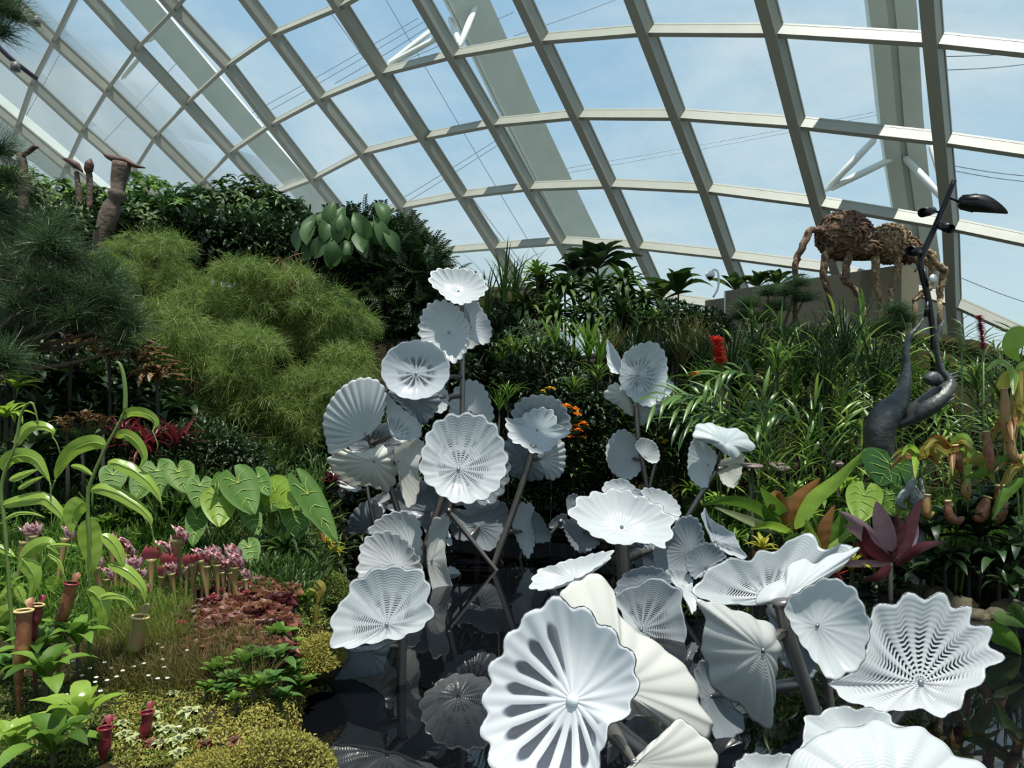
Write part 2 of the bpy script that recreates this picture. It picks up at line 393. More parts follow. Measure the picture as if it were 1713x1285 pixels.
# outer arches seen through the panes
ARCH = [([(60, -190, 22.4), (233, 0, 24.8), (385, 178, 28), (541, 355, 32), (600, 420, 33.6)], .8, .85, 1),
        ([(680, -190, 18.8), (780, 0, 20.8), (872, 195, 23.4), (968, 388, 26.4), (1040, 520, 28.6)], .85, .95, 1),
        ([(1462, -190, 14.6), (1488, 0, 15.8), (1508, 230, 18), (1545, 480, 20.9), (1560, 600, 22.6)], .85, .95, -1),
        ([(-200, 40, 31), (-60, 145, 34), (85, 262, 37.5), (230, 380, 41)], 1.3, 1.2, 1)]
for pts, w, hh, sd in ARCH:
    c = smooth(PL(pts, 0), 12); mb = MB(); rows = []
    for i in range(len(c)):
        t = nrm(c[min(i + 1, 11)] - c[max(i - 1, 0)]); n = nrm(np.array([.55, .35, .75])); n = nrm(n - t * np.dot(n, t)); s = np.cross(t, n)
        if s[0] < 0: s = -s
        a = math.radians(28) * sd; n2 = n * math.cos(a) + s * math.sin(a); s2 = s * math.cos(a) - n * math.sin(a)
        prof = [(-w / 2, -hh / 2), (-w * .12, -hh / 2), (-w * .12, -hh * .40), (w * .05, -hh * .40), (w * .05, -hh / 2), (w / 2, -hh / 2), (w / 2, hh / 2), (-w / 2, hh / 2)]
        rows.append([c[i] + s2 * x + n2 * y for x, y in prof])
    mb.add(np.array(rows).reshape(-1, 3), grid_quads(12, 8, True))
    o = struct('trim_%d' % ti, mb.mesh('outer_arch', M_arch, False)); o['label'] = 'broad pale steel arch outside the glass'; ti += 1
# struts from the outer arches to the vault, and the stay cables
ST = [((644, 112, 21.3), (742, 36, 22.2)), ((644, 112, 21.3), (735, 62, 21)), ((768, 80, 19.6), (796, 10, 20.6)), ((770, 78, 19.6), (752, 30, 21)),
      ((1380, 320, 18.1), (1470, 226, 17.6)), ((1380, 320, 18.1), (1508, 258, 18)), ((1508, 258, 18), (1590, 345, 16.9)), ((1556, 236, 17.5), (1592, 352, 16.9)),
      ((246, 70, 25.2), (292, 34, 25.8)), ((204, 132, 27), (240, 88, 25.5))]
for a, b in ST:
    mb = MB(); a, b = P(*a), P(*b); tube(mb, [a + (b - a) * t for t in (0, .06, .09, .5, .91, .94, 1)], [.035, .035, .075, .085, .075, .035, .035], 10)
    o = struct('trim_%d' % ti, mb.mesh('strut', M_white)); o['label'] = 'white tubular steel strut bracing the vault to an outer arch'; ti += 1
M_cable = solid('cable', (120, 130, 140), .4, metal=.6)
CAB = [((560, 150, 32), (860, 20, 32)), ((560, 140, 32), (740, 30, 32)), ((590, 380, 34), (830, 235, 34)), ((590, 392, 34), (850, 232, 34)), ((860, 60, 34), (1080, -20, 34)),
       ((900, 290, 32), (1500, 180, 32)), ((900, 298, 32), (1510, 184, 32)), ((640, -10, 32), (900, 430, 36)), ((560, 20, 30), (880, 450, 36)), ((552, 20, 30), (872, 450, 36)),
       ((170, 240, 40), (300, 100, 40)), ((1560, 95, 22), (1760, 82, 22)), ((1560, 118, 22), (1760, 102, 22)), ((1580, 275, 24), (1760, 298, 24)), ((1580, 283, 24), (1760, 308, 24)), ((1600, 462, 26), (1760, 520, 26)),
       ((420, 190, 38), (700, 30, 38)), ((425, 200, 38), (720, 30, 38)), ((100, 90, 40), (40, 200, 40)), ((1270, 205, 34), (1340, 190, 34))]
for a, b in CAB:
    mb = MB(); a, b = P(*a), P(*b); m_ = (a + b) / 2 - np.array([0, 0, .06]); tube(mb, smooth([a, m_, b], 8), .014, 5, cap=False)
    o = struct('trim_%d' % ti, mb.mesh('stay_cable', M_cable)); o['label'] = 'thin steel stay cable outside the glass'; ti += 1

# ------------------------------------------------------------------ ground and pond
M_soil = solid('dark_soil', (34, 28, 20), .95, noise=[(46, 40, 26), (38, 44, 22)], scale=3, bump=.6, bscale=25, spec=.1)
xs = np.arange(-16, 16.01, .2); ys = np.concatenate([np.arange(.6, 12, .15), np.arange(12, 24, .4)])
V = np.array([(x, y, ground(x, y) + .012 * math.sin(17 * x) * math.sin(13 * y)) for y in ys for x in xs])
struct('floor', MB().add(V, grid_quads(len(ys), len(xs))).mesh('planting_ground', M_soil))
def watermat():
    m, nt, N, L = newmat('pond_water')
    out = N.new('ShaderNodeOutputMaterial'); b = N.new('ShaderNodeBsdfPrincipled')
    b.inputs['Base Color'].default_value = (.0025, .003, .004, 1); b.inputs['Roughness'].default_value = .015; b.inputs['IOR'].default_value = 1.36
    tc = N.new('ShaderNodeTexCoord'); no = N.new('ShaderNodeTexNoise'); no.inputs['Scale'].default_value = 3.5; no.inputs['Detail'].default_value = 2
    L.new(tc.outputs['Object'], no.inputs['Vector']); bp = N.new('ShaderNodeBump'); bp.inputs['Strength'].default_value = .05; bp.inputs['Distance'].default_value = .01
    L.new(no.outputs[0], bp.inputs['Height']); L.new(bp.outputs[0], b.inputs['Normal']); L.new(b.outputs[0], out.inputs[0]); return m
xs = np.linspace(-3, 9, 25); ys = np.linspace(.6, 11.5, 22)
struct('water', MB().add(np.array([(x, y, 0) for y in ys for x in xs]), grid_quads(22, 25)).mesh('pond_surface', watermat()))['label'] = 'black still pond water under the glass flowers'
# ------------------------------------------------------------------ the glass flowers
WHITE = (.67, .71, .715, 1)
GL = {'f': glassmat('frosted_glass', WHITE, None, .05, rings=0),
      'fr': glassmat('ribbed_frosted_glass', WHITE, None, .06, rings=22),
      'w': glassmat('combed_glass', (.63, .675, .685, 1), 'web', .03, rings=23),
      'wr': glassmat('finely_combed_glass', (.60, .645, .655, 1), 'web', .08, rings=26),
      's': glassmat('streaked_glass', (.60, .65, .68, 1), 'streak', .06),
      'p': glassmat('clear_petal_glass', (.80, .83, .84, 1), 'petal', .03, trans=.4, clear_tint=(.52, .64, .86)),
      'g': glassmat('shade_toned_grey_glass', (.36, .41, .44, 1), None, .2, rings=0),  # grey part-clear glass; the shade on the dim flowers is put into its colour
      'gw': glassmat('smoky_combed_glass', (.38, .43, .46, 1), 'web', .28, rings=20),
      'x': glassmat('thin_clear_combed_glass', (.52, .57, .60, 1), 'web', .42, rings=20),
      'W': glassmat('dark_waved_glass', (.68, .72, .725, 1), 'wave', .02, rings=17, clear_tint=(.5, .56, .64)),
      'c': glassmat('cream_glass', (.78, .78, .72, 1), None, .03, rings=0),
      'cr': glassmat('ribbed_cream_glass', (.64, .66, .63, 1), None, .05, rings=24)}
M_rim = solid('lip_wrap', (62, 66, 72), .25)
M_steel = solid('brushed_stem', (132, 128, 122), .38, metal=.75, noise=[(118, 114, 110)], scale=5)
M_milk = solid('milky_knob', (196, 206, 206), .3)
M_boss = solid('boss_cap', (150, 155, 160), .25, metal=.9)

STEMS = {}
def stem(key, pts, d, r, label, extra_down=True):
    c = PL(pts, d)
    base = c[-1].copy()
    if extra_down and base[2] > -.45:
        t = nrm(c[-1] - c[-2]); t = t if t[2] < -.3 else np.array([0, 0, -1.])
        base = c[-1] + t * (c[-1][2] + .46) / -t[2]; c = np.concatenate([c, [base]])
    c = smooth(c, 28); STEMS[key] = (c, r)
    t = thing('flower_stem', label, 'metal stem', tuple(c[-1]), 'steel stems of the glass flowers')
    mb = MB(); tube(mb, c, r, 12); obj('pole', local(mb, c[-1]).mesh('pole', M_steel), t)
    mb = MB(); tube(mb, [c[1], c[1] + (c[0] - c[1]) * 1.02], r * 1.25, 12); obj('collar', local(mb, c[-1]).mesh('collar', M_steel), t)
    return t

def disc(label, outline, hub, d, tilt, st='f', N=16, bowl=.22, amp=.048, fl=.010, key=None, wave=.05, seed=None, round_=.12, boss=(1, None)):
    """outline: rim in photo pixels; tilt = (right, up) lean of the face normal; hub: boss pixel; d: distance"""
    s_ = random.Random(seed if seed is not None else hash(label) % 1000 if False else len(label) * 7 + int(hub[0]) + int(hub[1]))
    n = nrm(np.array([tilt[0], -1, tilt[1]]))
    out = np.array(outline, float); c2 = out.mean(0); C = P(c2[0], c2[1], d)
    nr = 14 * N
    sm = smooth(out, 400, True)
    seg = np.linalg.norm(np.roll(sm, -1, 0) - sm, axis=1); cum = np.concatenate([[0], np.cumsum(seg)])
    tt = np.linspace(0, cum[-1], nr, endpoint=False)
    rim2 = np.stack([np.interp(tt, cum, np.append(sm[:, i], sm[0, i])) for i in (0, 1)], 1)
    th = np.arange(nr) / nr * N
    ph = s_.random()
    lob = np.cos(2 * PI * (th + ph)); rim2 = c2 + (rim2 - c2) * (1 + amp * (lob * .85 - .35 * lob * lob + .15))[:, None]
    R = []
    for p in rim2:
        r = ray(*p); q = np.dot(n, C - np.array([0, 0, EYE])) / np.dot(n, r); R.append(r * q + np.array([0, 0, EYE]))
    R = np.array(R)
    rad = np.linalg.norm(R - C, axis=1)
    lim = np.percentile(rad, 55) * 1.9                         # keep strongly foreshortened rims from running away
    for i in range(nr):
        if rad[i] > lim: R[i] = P(rim2[i][0], rim2[i][1], np.dot(C + (R[i] - C) * lim / rad[i], [0, 1, 0]))
    Rm = np.linalg.norm(R - C, axis=1).mean()
    r = ray(*hub); H = r * (np.dot(n, C - np.array([0, 0, EYE]) - bowl * Rm * n) / np.dot(n, r)) + np.array([0, 0, EYE])
    S = np.concatenate([[.02], np.linspace(.07, 1, 22)]); rows = []
    k1, k2 = s_.choice([2, 3]), s_.choice([3, 5]); p1, p2 = s_.random() * 6, s_.random() * 6
    a = np.arange(nr) / nr * 2 * PI
    for s in S:
        off = -round_ * Rm * math.sin(PI * s) * (1 if bowl >= 0 else -1) + fl * Rm * min(1, s * 1.3) ** 1.2 * lob + wave * Rm * s ** 3 * (np.sin(k1 * a + p1) * .6 + np.sin(k2 * a + p2) * .4)
        rows.append(H + (R - H) * s + off[:, None] * n if np.ndim(off) else H + (R - H) * s + off * n)
    V = np.concatenate(rows); m = len(S)
    mb = MB(); mb.add(V, grid_quads(m, nr, True))
    t = thing('glass_flower', label, 'glass flower', tuple(H))
    me = local(mb, H).mesh('blown_plate', GL[st])
    uvl = me.uv_layers.new(name='flute'); ua = me.uv_layers.new(name='angle')
    vi = np.zeros(len(me.loops), np.int32); me.loops.foreach_get('vertex_index', vi)
    jj = vi % nr; ii = vi // nr
    first = jj.reshape(-1, 4); wrap = (first.max(1) - first.min(1) > nr / 2)[:, None] & (first < nr / 2)
    jf = (first + wrap * nr).ravel()
    uv = np.stack([jf / nr * N + ph, S[ii]], 1).astype(np.float32); uvl.data.foreach_set('uv', uv.ravel())
    dirs = rim2 - np.array(hub, float); ang = (np.arctan2(dirs[:, 0], dirs[:, 1]) / (2 * PI)) % 1.0       # 0 = below the boss, growing anticlockwise
    uv2 = np.stack([1 - ang[jj], S[ii]], 1).astype(np.float32); ua.data.foreach_set('uv', uv2.ravel())
    me.uv_layers.active = uvl
    po = obj('plate', me, t)
    so_ = po.modifiers.new('thickness', 'SOLIDIFY'); so_.thickness = max(.004, .012 * Rm); so_.offset = 0; so_.use_rim = True
    mb = MB(); tube(mb, rows[-1][::2], max(.0022, .0075 * Rm), 6, closed=True); obj('lip_wrap', local(mb, H).mesh('lip', M_rim), t, 'dark lip wrap along the scalloped rim')
    # boss cap in front and socket bracket behind
    nn = n if bowl >= 0 else n
    mb = MB(); br = .045 * Rm * boss[0]; lathe(mb, [(-.3 * br, 0), (-.3 * br, br), (.25 * br, br), (.6 * br, .6 * br), (.7 * br, 0)], H + nn * .01 * Rm, nn, 14)
    obj('boss', local(mb, H).mesh('boss', M_milk if boss[1] else M_boss), t, 'milky knob at the centre' if boss[1] else 'metal boss at the centre')
    if key:
        cst, rst = STEMS[key]; i = int(np.argmin(np.linalg.norm(cst[1:-2] - H, axis=1))) + 1; tgt = cst[i]
        mb = MB(); b0 = H - n * .03 * Rm; tube(mb, [b0, b0 - n * .05 * Rm, (b0 + tgt) / 2 - n * .02, tgt], [.05 * Rm + .004, .05 * Rm + .004, max(.008, rst * .8), max(.008, rst * .8)], 10)
        obj('bracket', local(mb, H).mesh('bracket', M_steel), t, 'steel socket joining the plate to its stem')
    return t
def EL(cx, cy, rx, ry, n=12, rot=0):
    o = []
    for i in range(n):
        a = 2 * PI * i / n; x, y = rx * math.cos(a), ry * math.sin(a); c, s = math.cos(math.radians(rot)), math.sin(math.radians(rot))
        o.append((cx + x * c - y * s, cy + x * s + y * c))
    return o

stem('A', [(772, 498), (773, 560), (773, 690), (766, 780), (746, 880), (734, 945)], 8.25, .028, 'straight upright steel stem under the topmost glass flower')
stem('S1', [(614, 724), (632, 768), (650, 808), (664, 850), (675, 890), (684, 925)], 8.0, .032, 'bent steel stem with sockets left of the largest far flower')
stem('S1b', [(612, 800), (617, 835), (627, 885), (634, 950)], 7.9, .018, 'thin dark stem under the folded flowers at the left edge')
stem('B', [(752, 800), (738, 840), (720, 890), (704, 945)], 8.0, .042, 'thick dark stem leaning left below the large round flower')
stem('S2', [(893, 745), (872, 815), (848, 885), (822, 957)], 8.2, .036, 'long stem leaning right up to the layered bowl flower')
stem('S3', [(748, 852), (790, 905), (832, 957)], 8.15, .026, 'slim stem slanting left and crossing the long one at the water')
stem('D', [(940, 870), (908, 906), (880, 905), (868, 940)], 8.8, .02, 'curved thin stem behind the small shaded flowers')
stem('E', [(1038, 895), (1042, 935), (1047, 1015)], 6.5, .06, 'stout grey post under the wide white flower')
stem('C', [(672, 1050), (672, 1090), (671, 1140)], 4.65, .03, 'short stem standing in the water under the bright left flower')
stem('F', [(1158, 930), (1130, 960), (1100, 1010), (1085, 1040)], 6.6, .03, 'hidden stem behind the combed flowers right of centre')
stem('G', [(962, 975), (985, 1000), (1000, 1050)], 5.7, .025, 'stem under the narrow tilted white flower')
stem('H', [(985, 1175), (1035, 1225), (1085, 1268), (1130, 1330)], 2.95, .038, 'pale pipe joining the nearest flowers at the bottom')
stem('I', [(1306, 1004), (1318, 1060), (1340, 1125), (1364, 1200), (1372, 1262)], 3.72, .036, 'grey pole carrying the clam shaped flower')
stem('I5', [(1372, 1060), (1382, 1120), (1392, 1200), (1396, 1270)], 4.1, .02, 'stem behind the pale pleated flower')
stem('J', [(1540, 1150), (1500, 1200), (1450, 1250)], 4.0, .03, 'stem slanting down behind the big shell flower at right')
stem('K', [(1470, 1330), (1440, 1400)], 2.85, .03, 'stem under the bottom right flowers')
stem('L', [(1063, 640), (1065, 690), (1068, 735), (1078, 790), (1084, 830)], 9.0, .03, 'tall stem under the far flower cluster by the orange blooms')
stem('M', [(1098, 770), (1090, 800), (1084, 832)], 9.0, .022, 'short stem beside the tall one in the far cluster')
stem('O', [(1200, 782), (1178, 818), (1150, 864), (1120, 910)], 8.1, .03, 'stem leaning under the flowers beside the ginger')

# cluster A, tall at the back left of centre
disc('topmost white glass flower opening upward on the tall straight stem', [(718, 466), (728, 452), (752, 449), (775, 449), (797, 456), (811, 470), (815, 484), (803, 500), (785, 508), (768, 510), (748, 500), (733, 486), (722, 478)], (767, 487), 8.1, (0, .75), 'f', 18, .3, .05, key='A')
disc('round combed glass flower just below the topmost one', [(700, 555), (705, 528), (720, 507), (742, 502), (765, 512), (781, 535), (786, 560), (779, 588), (762, 607), (745, 603), (723, 588), (707, 574)], (751, 556), 8.05, (-.3, .05), 'fr', 22, .25, key='A')
disc('narrow sideways glass flower right of the upper stem', [(779, 512), (796, 504), (810, 522), (823, 552), (816, 575), (796, 573), (783, 560), (786, 535)], (788, 547), 8.25, (.75, .05), 'f', 16, .2, key='A')
disc('pale flower half hidden behind the upper stem', [(772, 520), (790, 508), (800, 540), (805, 570), (787, 584), (772, 580)], (784, 552), 8.4, (.3, 0), 'f', 14, .2, key='A')
disc('round flower with a clear streaked centre and dark boss', EL(695, 619, 58, 50), (696, 625), 7.7, (.05, .2), 's', 14, .3, .02, key='A')
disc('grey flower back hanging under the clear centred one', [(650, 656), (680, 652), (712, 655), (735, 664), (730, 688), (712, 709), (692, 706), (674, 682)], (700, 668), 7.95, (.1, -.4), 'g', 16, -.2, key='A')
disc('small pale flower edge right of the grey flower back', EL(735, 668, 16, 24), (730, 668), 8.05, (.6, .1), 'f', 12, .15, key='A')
disc('fan shaped frosted flower crossed by the straight stem', [(752, 690), (755, 660), (770, 642), (790, 635), (810, 648), (822, 675), (826, 700), (812, 715), (790, 716), (766, 708)], (788, 690), 8.5, (0, .1), 'f', 18, .2, key='A')
# cluster B
disc('largest far flower, round with a combed web centre', [(702, 782), (708, 748), (718, 718), (742, 697), (770, 692), (800, 693), (828, 712), (843, 742), (849, 770), (842, 800), (826, 826), (800, 839), (770, 842), (745, 834), (722, 815), (708, 800)], (767, 785), 7.4, (.02, .35), 'w', 17, .28, .04, key='B')
disc('darker combed flower peeping out behind the largest far flower', EL(793, 784, 60, 68), (793, 785), 7.7, (.1, .1), 'gw', 18, .2, key='B')
disc('broad fan shaped flower back at the left with ribbed milky glass', [(545, 738), (540, 705), (553, 670), (575, 645), (602, 632), (630, 635), (645, 655), (643, 688), (632, 712), (603, 733), (570, 752), (552, 759)], (612, 727), 7.6, (.25, -.35), 'f', 24, -.22, .02, key='S1')
disc('grey underside of a flower below the left fan flower', [(549, 766), (570, 750), (605, 756), (640, 745), (661, 762), (664, 798), (648, 822), (620, 814), (590, 812), (566, 798), (553, 784)], (626, 772), 7.8, (-.1, -.3), 'c', 16, -.25, key='S1')
disc('bright white flower edge showing beneath the grey underside', [(551, 780), (568, 796), (582, 805), (604, 816), (596, 822), (572, 817), (558, 800)], (584, 806), 7.95, (-.2, 1.6), 'f', 12, .15, key='S1b')
disc('clear webbed flower seen behind the bent stem', EL(628, 742, 44, 36), (622, 748), 8.4, (.1, .1), 'x', 20, .2, key='S1')
disc('folded transparent flower between the fan flower and the largest one', [(646, 658), (660, 672), (682, 690), (697, 702), (706, 722), (698, 734), (672, 741), (655, 728), (648, 700)], (658, 728), 7.75, (.6, .35), 'wr', 14, .3, key='S1')
disc('cream sideways flower touching the largest far flower on its left', [(658, 756), (678, 740), (704, 734), (709, 752), (700, 780), (703, 812), (690, 850), (676, 840), (670, 800)], (666, 772), 7.7, (.8, -.1), 'c', 14, .25, key='S1')
disc('tiny pale petal flower low at the far left of the display', [(566, 820), (574, 811), (578, 824), (571, 838)], (572, 824), 8.1, (-.6, .1), 'f', 8, .15, key='S1b')
disc('shaded bluish flower spread between the two thick stems', [(648, 852), (655, 820), (688, 802), (722, 812), (748, 832), (756, 856), (748, 882), (718, 896), (700, 872), (676, 858)], (721, 856), 8.3, (-.1, .05), 'g', 14, .15, key='B')
disc('flat dim flower at the left edge behind the thin stem', [(580, 892), (586, 865), (605, 842), (628, 840), (643, 862), (628, 886), (602, 893)], (622, 880), 8.1, (-.3, -.3), 'g', 14, -.2, key='S1b')
disc('ruffled pale flower left of the bent stem foot', [(618, 838), (636, 826), (655, 815), (652, 835), (640, 862), (628, 866), (632, 848)], (640, 842), 8.2, (-.5, .3), 'f', 12, .2, key='S1')
disc('tall combed flower crossed by the bent stem', [(613, 892), (630, 870), (655, 857), (682, 856), (702, 872), (706, 900), (704, 932), (688, 926), (665, 905), (638, 892)], (688, 915), 7.6, (-.3, .25), 'fr', 16, .25, key='S1')
disc('ribbed milky flower rising above the bright left flower', [(600, 938), (603, 915), (616, 897), (642, 888), (670, 897), (688, 915), (703, 936), (706, 962), (690, 972), (640, 988), (608, 978), (597, 958)], (664, 948), 7.3, (-.15, .4), 'fr', 18, .25, key='S1')
disc('cream flower curled into a hanging strip', [(722, 872), (740, 864), (753, 872), (746, 905), (746, 940), (753, 965), (758, 988), (752, 1006), (738, 1008), (724, 990), (716, 955), (715, 910)], (722, 938), 7.3, (1.0, .1), 'cr', 14, .2, .03, key='B')
disc('small white flower edge behind the hanging strip', [(744, 954), (756, 948), (771, 960), (760, 968), (746, 970)], (753, 961), 7.9, (.3, 1.8), 'f', 10, .15, key='B')
disc('white flower tip right of the thick leaning stem', [(746, 885), (752, 892), (757, 910), (749, 913), (743, 900)], (749, 900), 8.1, (.5, .8), 'f', 8, .15, key='B')
# cluster D
disc('clear combed bowl behind the white star bowl', [(856, 692), (869, 670), (895, 661), (925, 664), (943, 678), (954, 700), (954, 720), (938, 735), (900, 742), (866, 730)], (900, 716), 8.4, (0, .1), 'x', 18, .3, key='S2')
disc('white star bowl at the top of the long leaning stem', [(846, 701), (866, 700), (884, 688), (905, 682), (926, 688), (934, 708), (953, 725), (934, 738), (926, 750), (910, 758), (890, 757), (875, 746), (855, 738), (848, 718)], (899, 720), 8.2, (0, .55), 'f', 18, .3, .05, key='S2')
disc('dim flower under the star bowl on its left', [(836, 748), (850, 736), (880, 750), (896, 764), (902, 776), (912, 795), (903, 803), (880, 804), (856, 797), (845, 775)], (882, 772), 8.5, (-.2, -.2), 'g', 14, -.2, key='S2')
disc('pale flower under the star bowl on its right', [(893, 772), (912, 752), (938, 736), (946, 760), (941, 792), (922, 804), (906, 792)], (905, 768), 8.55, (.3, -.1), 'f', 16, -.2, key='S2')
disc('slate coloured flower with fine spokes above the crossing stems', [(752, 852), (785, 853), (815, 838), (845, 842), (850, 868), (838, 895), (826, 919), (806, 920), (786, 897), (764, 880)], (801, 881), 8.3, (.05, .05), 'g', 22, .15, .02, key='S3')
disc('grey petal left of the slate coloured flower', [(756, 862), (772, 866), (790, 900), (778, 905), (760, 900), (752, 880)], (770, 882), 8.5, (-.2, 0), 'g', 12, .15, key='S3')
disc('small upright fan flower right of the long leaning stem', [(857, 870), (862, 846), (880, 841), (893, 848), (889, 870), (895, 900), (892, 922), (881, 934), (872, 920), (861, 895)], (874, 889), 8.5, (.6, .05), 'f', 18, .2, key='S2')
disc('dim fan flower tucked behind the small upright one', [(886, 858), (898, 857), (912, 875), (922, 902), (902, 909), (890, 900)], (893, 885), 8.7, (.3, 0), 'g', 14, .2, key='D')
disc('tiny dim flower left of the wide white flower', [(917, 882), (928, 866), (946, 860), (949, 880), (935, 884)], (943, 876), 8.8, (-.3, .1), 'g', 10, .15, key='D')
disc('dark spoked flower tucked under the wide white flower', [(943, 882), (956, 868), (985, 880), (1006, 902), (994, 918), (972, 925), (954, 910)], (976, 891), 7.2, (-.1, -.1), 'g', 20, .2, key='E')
disc('pale flower edge left behind the wide white flower', [(949, 832), (964, 827), (972, 848), (955, 862), (948, 850)], (960, 846), 7.4, (-.3, .1), 'g', 12, .15, key='E')
disc('wide white flower opening to the sky in the middle of the pond', [(953, 862), (960, 843), (978, 829), (998, 822), (1018, 818), (1040, 818), (1064, 829), (1090, 838), (1112, 853), (1127, 870), (1124, 892), (1112, 916), (1088, 912), (1060, 911), (1036, 911), (1010, 903), (986, 893), (972, 880)], (1040, 882), 6.4, (.05, 1.1), 'f', 15, .25, .06, fl=.018, key='E')
disc('flower edge rising behind the wide white flower', [(1008, 814), (1020, 804), (1045, 802), (1064, 816), (1082, 832), (1050, 840), (1014, 832)], (1045, 826), 7.1, (0, .5), 'f', 14, .2, key='E')
disc('pale flower right behind the wide white flower', [(1072, 822), (1092, 817), (1120, 826), (1138, 850), (1132, 872), (1100, 856)], (1104, 852), 7.0, (.2, .5), 'f', 16, .2, key='E')
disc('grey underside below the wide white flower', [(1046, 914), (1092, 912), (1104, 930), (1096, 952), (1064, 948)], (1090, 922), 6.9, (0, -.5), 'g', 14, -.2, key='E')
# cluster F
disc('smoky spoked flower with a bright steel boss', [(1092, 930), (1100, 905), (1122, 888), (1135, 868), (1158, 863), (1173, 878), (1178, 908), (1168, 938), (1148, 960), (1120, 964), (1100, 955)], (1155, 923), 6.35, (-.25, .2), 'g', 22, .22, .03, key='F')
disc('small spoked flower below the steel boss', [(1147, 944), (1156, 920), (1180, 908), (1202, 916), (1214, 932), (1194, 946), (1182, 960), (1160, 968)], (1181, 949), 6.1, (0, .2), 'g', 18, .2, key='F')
disc('curled flower with a pointed tip beside the bromeliad leaves', [(1174, 862), (1180, 850), (1188, 868), (1208, 880), (1230, 895), (1236, 912), (1250, 936), (1224, 929), (1196, 914), (1184, 892)], (1198, 905), 6.5, (.4, .35), 's', 12, .25, key='F')
disc('white fluted flower edge between the combed flower and the clam', [(1112, 958), (1134, 955), (1156, 966), (1161, 985), (1168, 1008), (1158, 1028), (1150, 1012), (1134, 985)], (1142, 980), 6.0, (.6, .8), 'f', 16, .25, key='F')
disc('finely combed clear flower with a small dark boss', [(1027, 998), (1050, 984), (1076, 974), (1096, 965), (1120, 977), (1140, 988), (1141, 1020), (1148, 1045), (1146, 1080), (1138, 1108), (1114, 1108), (1092, 1084), (1060, 1055), (1040, 1028)], (1073, 1053), 5.6, (-.35, .3), 'wr', 12, .25, .03, key='F')
disc('grey flower edge above the finely combed clear flower', [(1028, 990), (1044, 961), (1080, 948), (1110, 954), (1124, 974), (1092, 980), (1050, 996)], (1080, 980), 5.9, (-.2, .3), 'g', 14, .2, key='F')
disc('narrow tilted bright white flower seen almost edge on', [(888, 986), (892, 966), (905, 951), (928, 945), (948, 936), (972, 931), (1008, 924), (1026, 923), (1016, 940), (988, 956), (950, 974), (912, 987)], (962, 968), 5.5, (-.35, 1.5), 'f', 18, .22, .05, key='G')
# cluster C
disc('bright flower with a combed centre by the mossy bank', [(556, 1082), (554, 1052), (560, 1020), (578, 1000), (584, 978), (610, 962), (640, 948), (668, 948), (702, 954), (717, 972), (717, 1002), (724, 1032), (704, 1053), (672, 1068), (640, 1072), (604, 1081), (574, 1086)], (647, 1045), 4.5, (-.1, .45), 'w', 13, .3, .05, key='C')
disc('shaded underside just above the water by the mossy bank', [(549, 1137), (561, 1110), (576, 1086), (610, 1080), (648, 1078), (646, 1104), (640, 1124), (610, 1134), (584, 1138)], (622, 1088), 4.66, (-.2, -.4), 'g', 16, -.25, .03, key='C')
# nearest flowers
disc('nearest big flower with clear blue petals and a dull white boss', [(893, 1024), (905, 1008), (935, 1002), (975, 1018), (1005, 1040), (1030, 1062), (1054, 1090), (1068, 1128), (1063, 1165), (1056, 1190), (1022, 1218), (1012, 1242), (996, 1300), (960, 1332), (900, 1335), (850, 1312), (822, 1275), (808, 1228), (811, 1170), (822, 1118), (845, 1078), (866, 1042)], (958, 1172), 2.55, (-.3, .4), 'p', 17, .28, .05, fl=.022, key='H', boss=(1.7, 'M_milk'))
disc('cream flower back rising behind the nearest big flower', [(936, 1002), (950, 985), (966, 968), (1004, 964), (1026, 990), (1034, 1025), (1060, 1052), (1090, 1070), (1122, 1094), (1158, 1130), (1172, 1180), (1194, 1216), (1182, 1234), (1140, 1225), (1100, 1205), (1062, 1182), (1040, 1120), (990, 1060)], (1030, 1150), 2.95, (.45, .3), 'c', 15, -.25, .03, fl=.009, key='H')
disc('grey tipped flower back at the bottom edge right of the nearest big flower', [(1040, 1300), (1076, 1256), (1110, 1226), (1138, 1204), (1168, 1226), (1190, 1246), (1199, 1268), (1188, 1300), (1120, 1332), (1060, 1325)], (1062, 1276), 2.45, (.2, .1), 'c', 14, -.2, .02, fl=.006, key='H')
disc('dark shaded flower down between the cream back and the grey one', [(1162, 1120), (1182, 1108), (1202, 1140), (1226, 1180), (1246, 1202), (1240, 1226), (1216, 1240), (1196, 1234), (1176, 1190)], (1190, 1165), 3.9, (.1, .3), 'g', 12, .2, key='I')
disc('wide clam shaped combed flower on the grey pole', [(1160, 985), (1186, 956), (1216, 936), (1254, 936), (1272, 920), (1300, 919), (1320, 904), (1346, 893), (1366, 906), (1382, 922), (1410, 908), (1425, 918), (1398, 950), (1362, 975), (1322, 994), (1270, 1011), (1220, 1010), (1180, 1004)], (1285, 998), 4.2, (-.1, .9), 'wr', 13, .3, .04, fl=.02, key='I')
disc('front fold of the clam shaped flower, frosted and pointing right', [(1268, 1012), (1274, 985), (1308, 967), (1320, 946), (1344, 935), (1362, 944), (1386, 930), (1414, 922), (1437, 918), (1402, 954), (1362, 980), (1316, 1003)], (1310, 1004), 4.0, (.15, .7), 'f', 10, -.2, .02, key='I')
disc('ribbed cream flower back held out left of the grey pole', [(1166, 1006), (1192, 1008), (1240, 1024), (1290, 1046), (1307, 1076), (1301, 1112), (1298, 1160), (1286, 1214), (1262, 1208), (1245, 1186), (1220, 1170), (1192, 1150), (1184, 1112), (1171, 1080), (1178, 1036)], (1276, 1088), 3.65, (.3, -.1), 'cr', 13, -.3, .03, key='I')
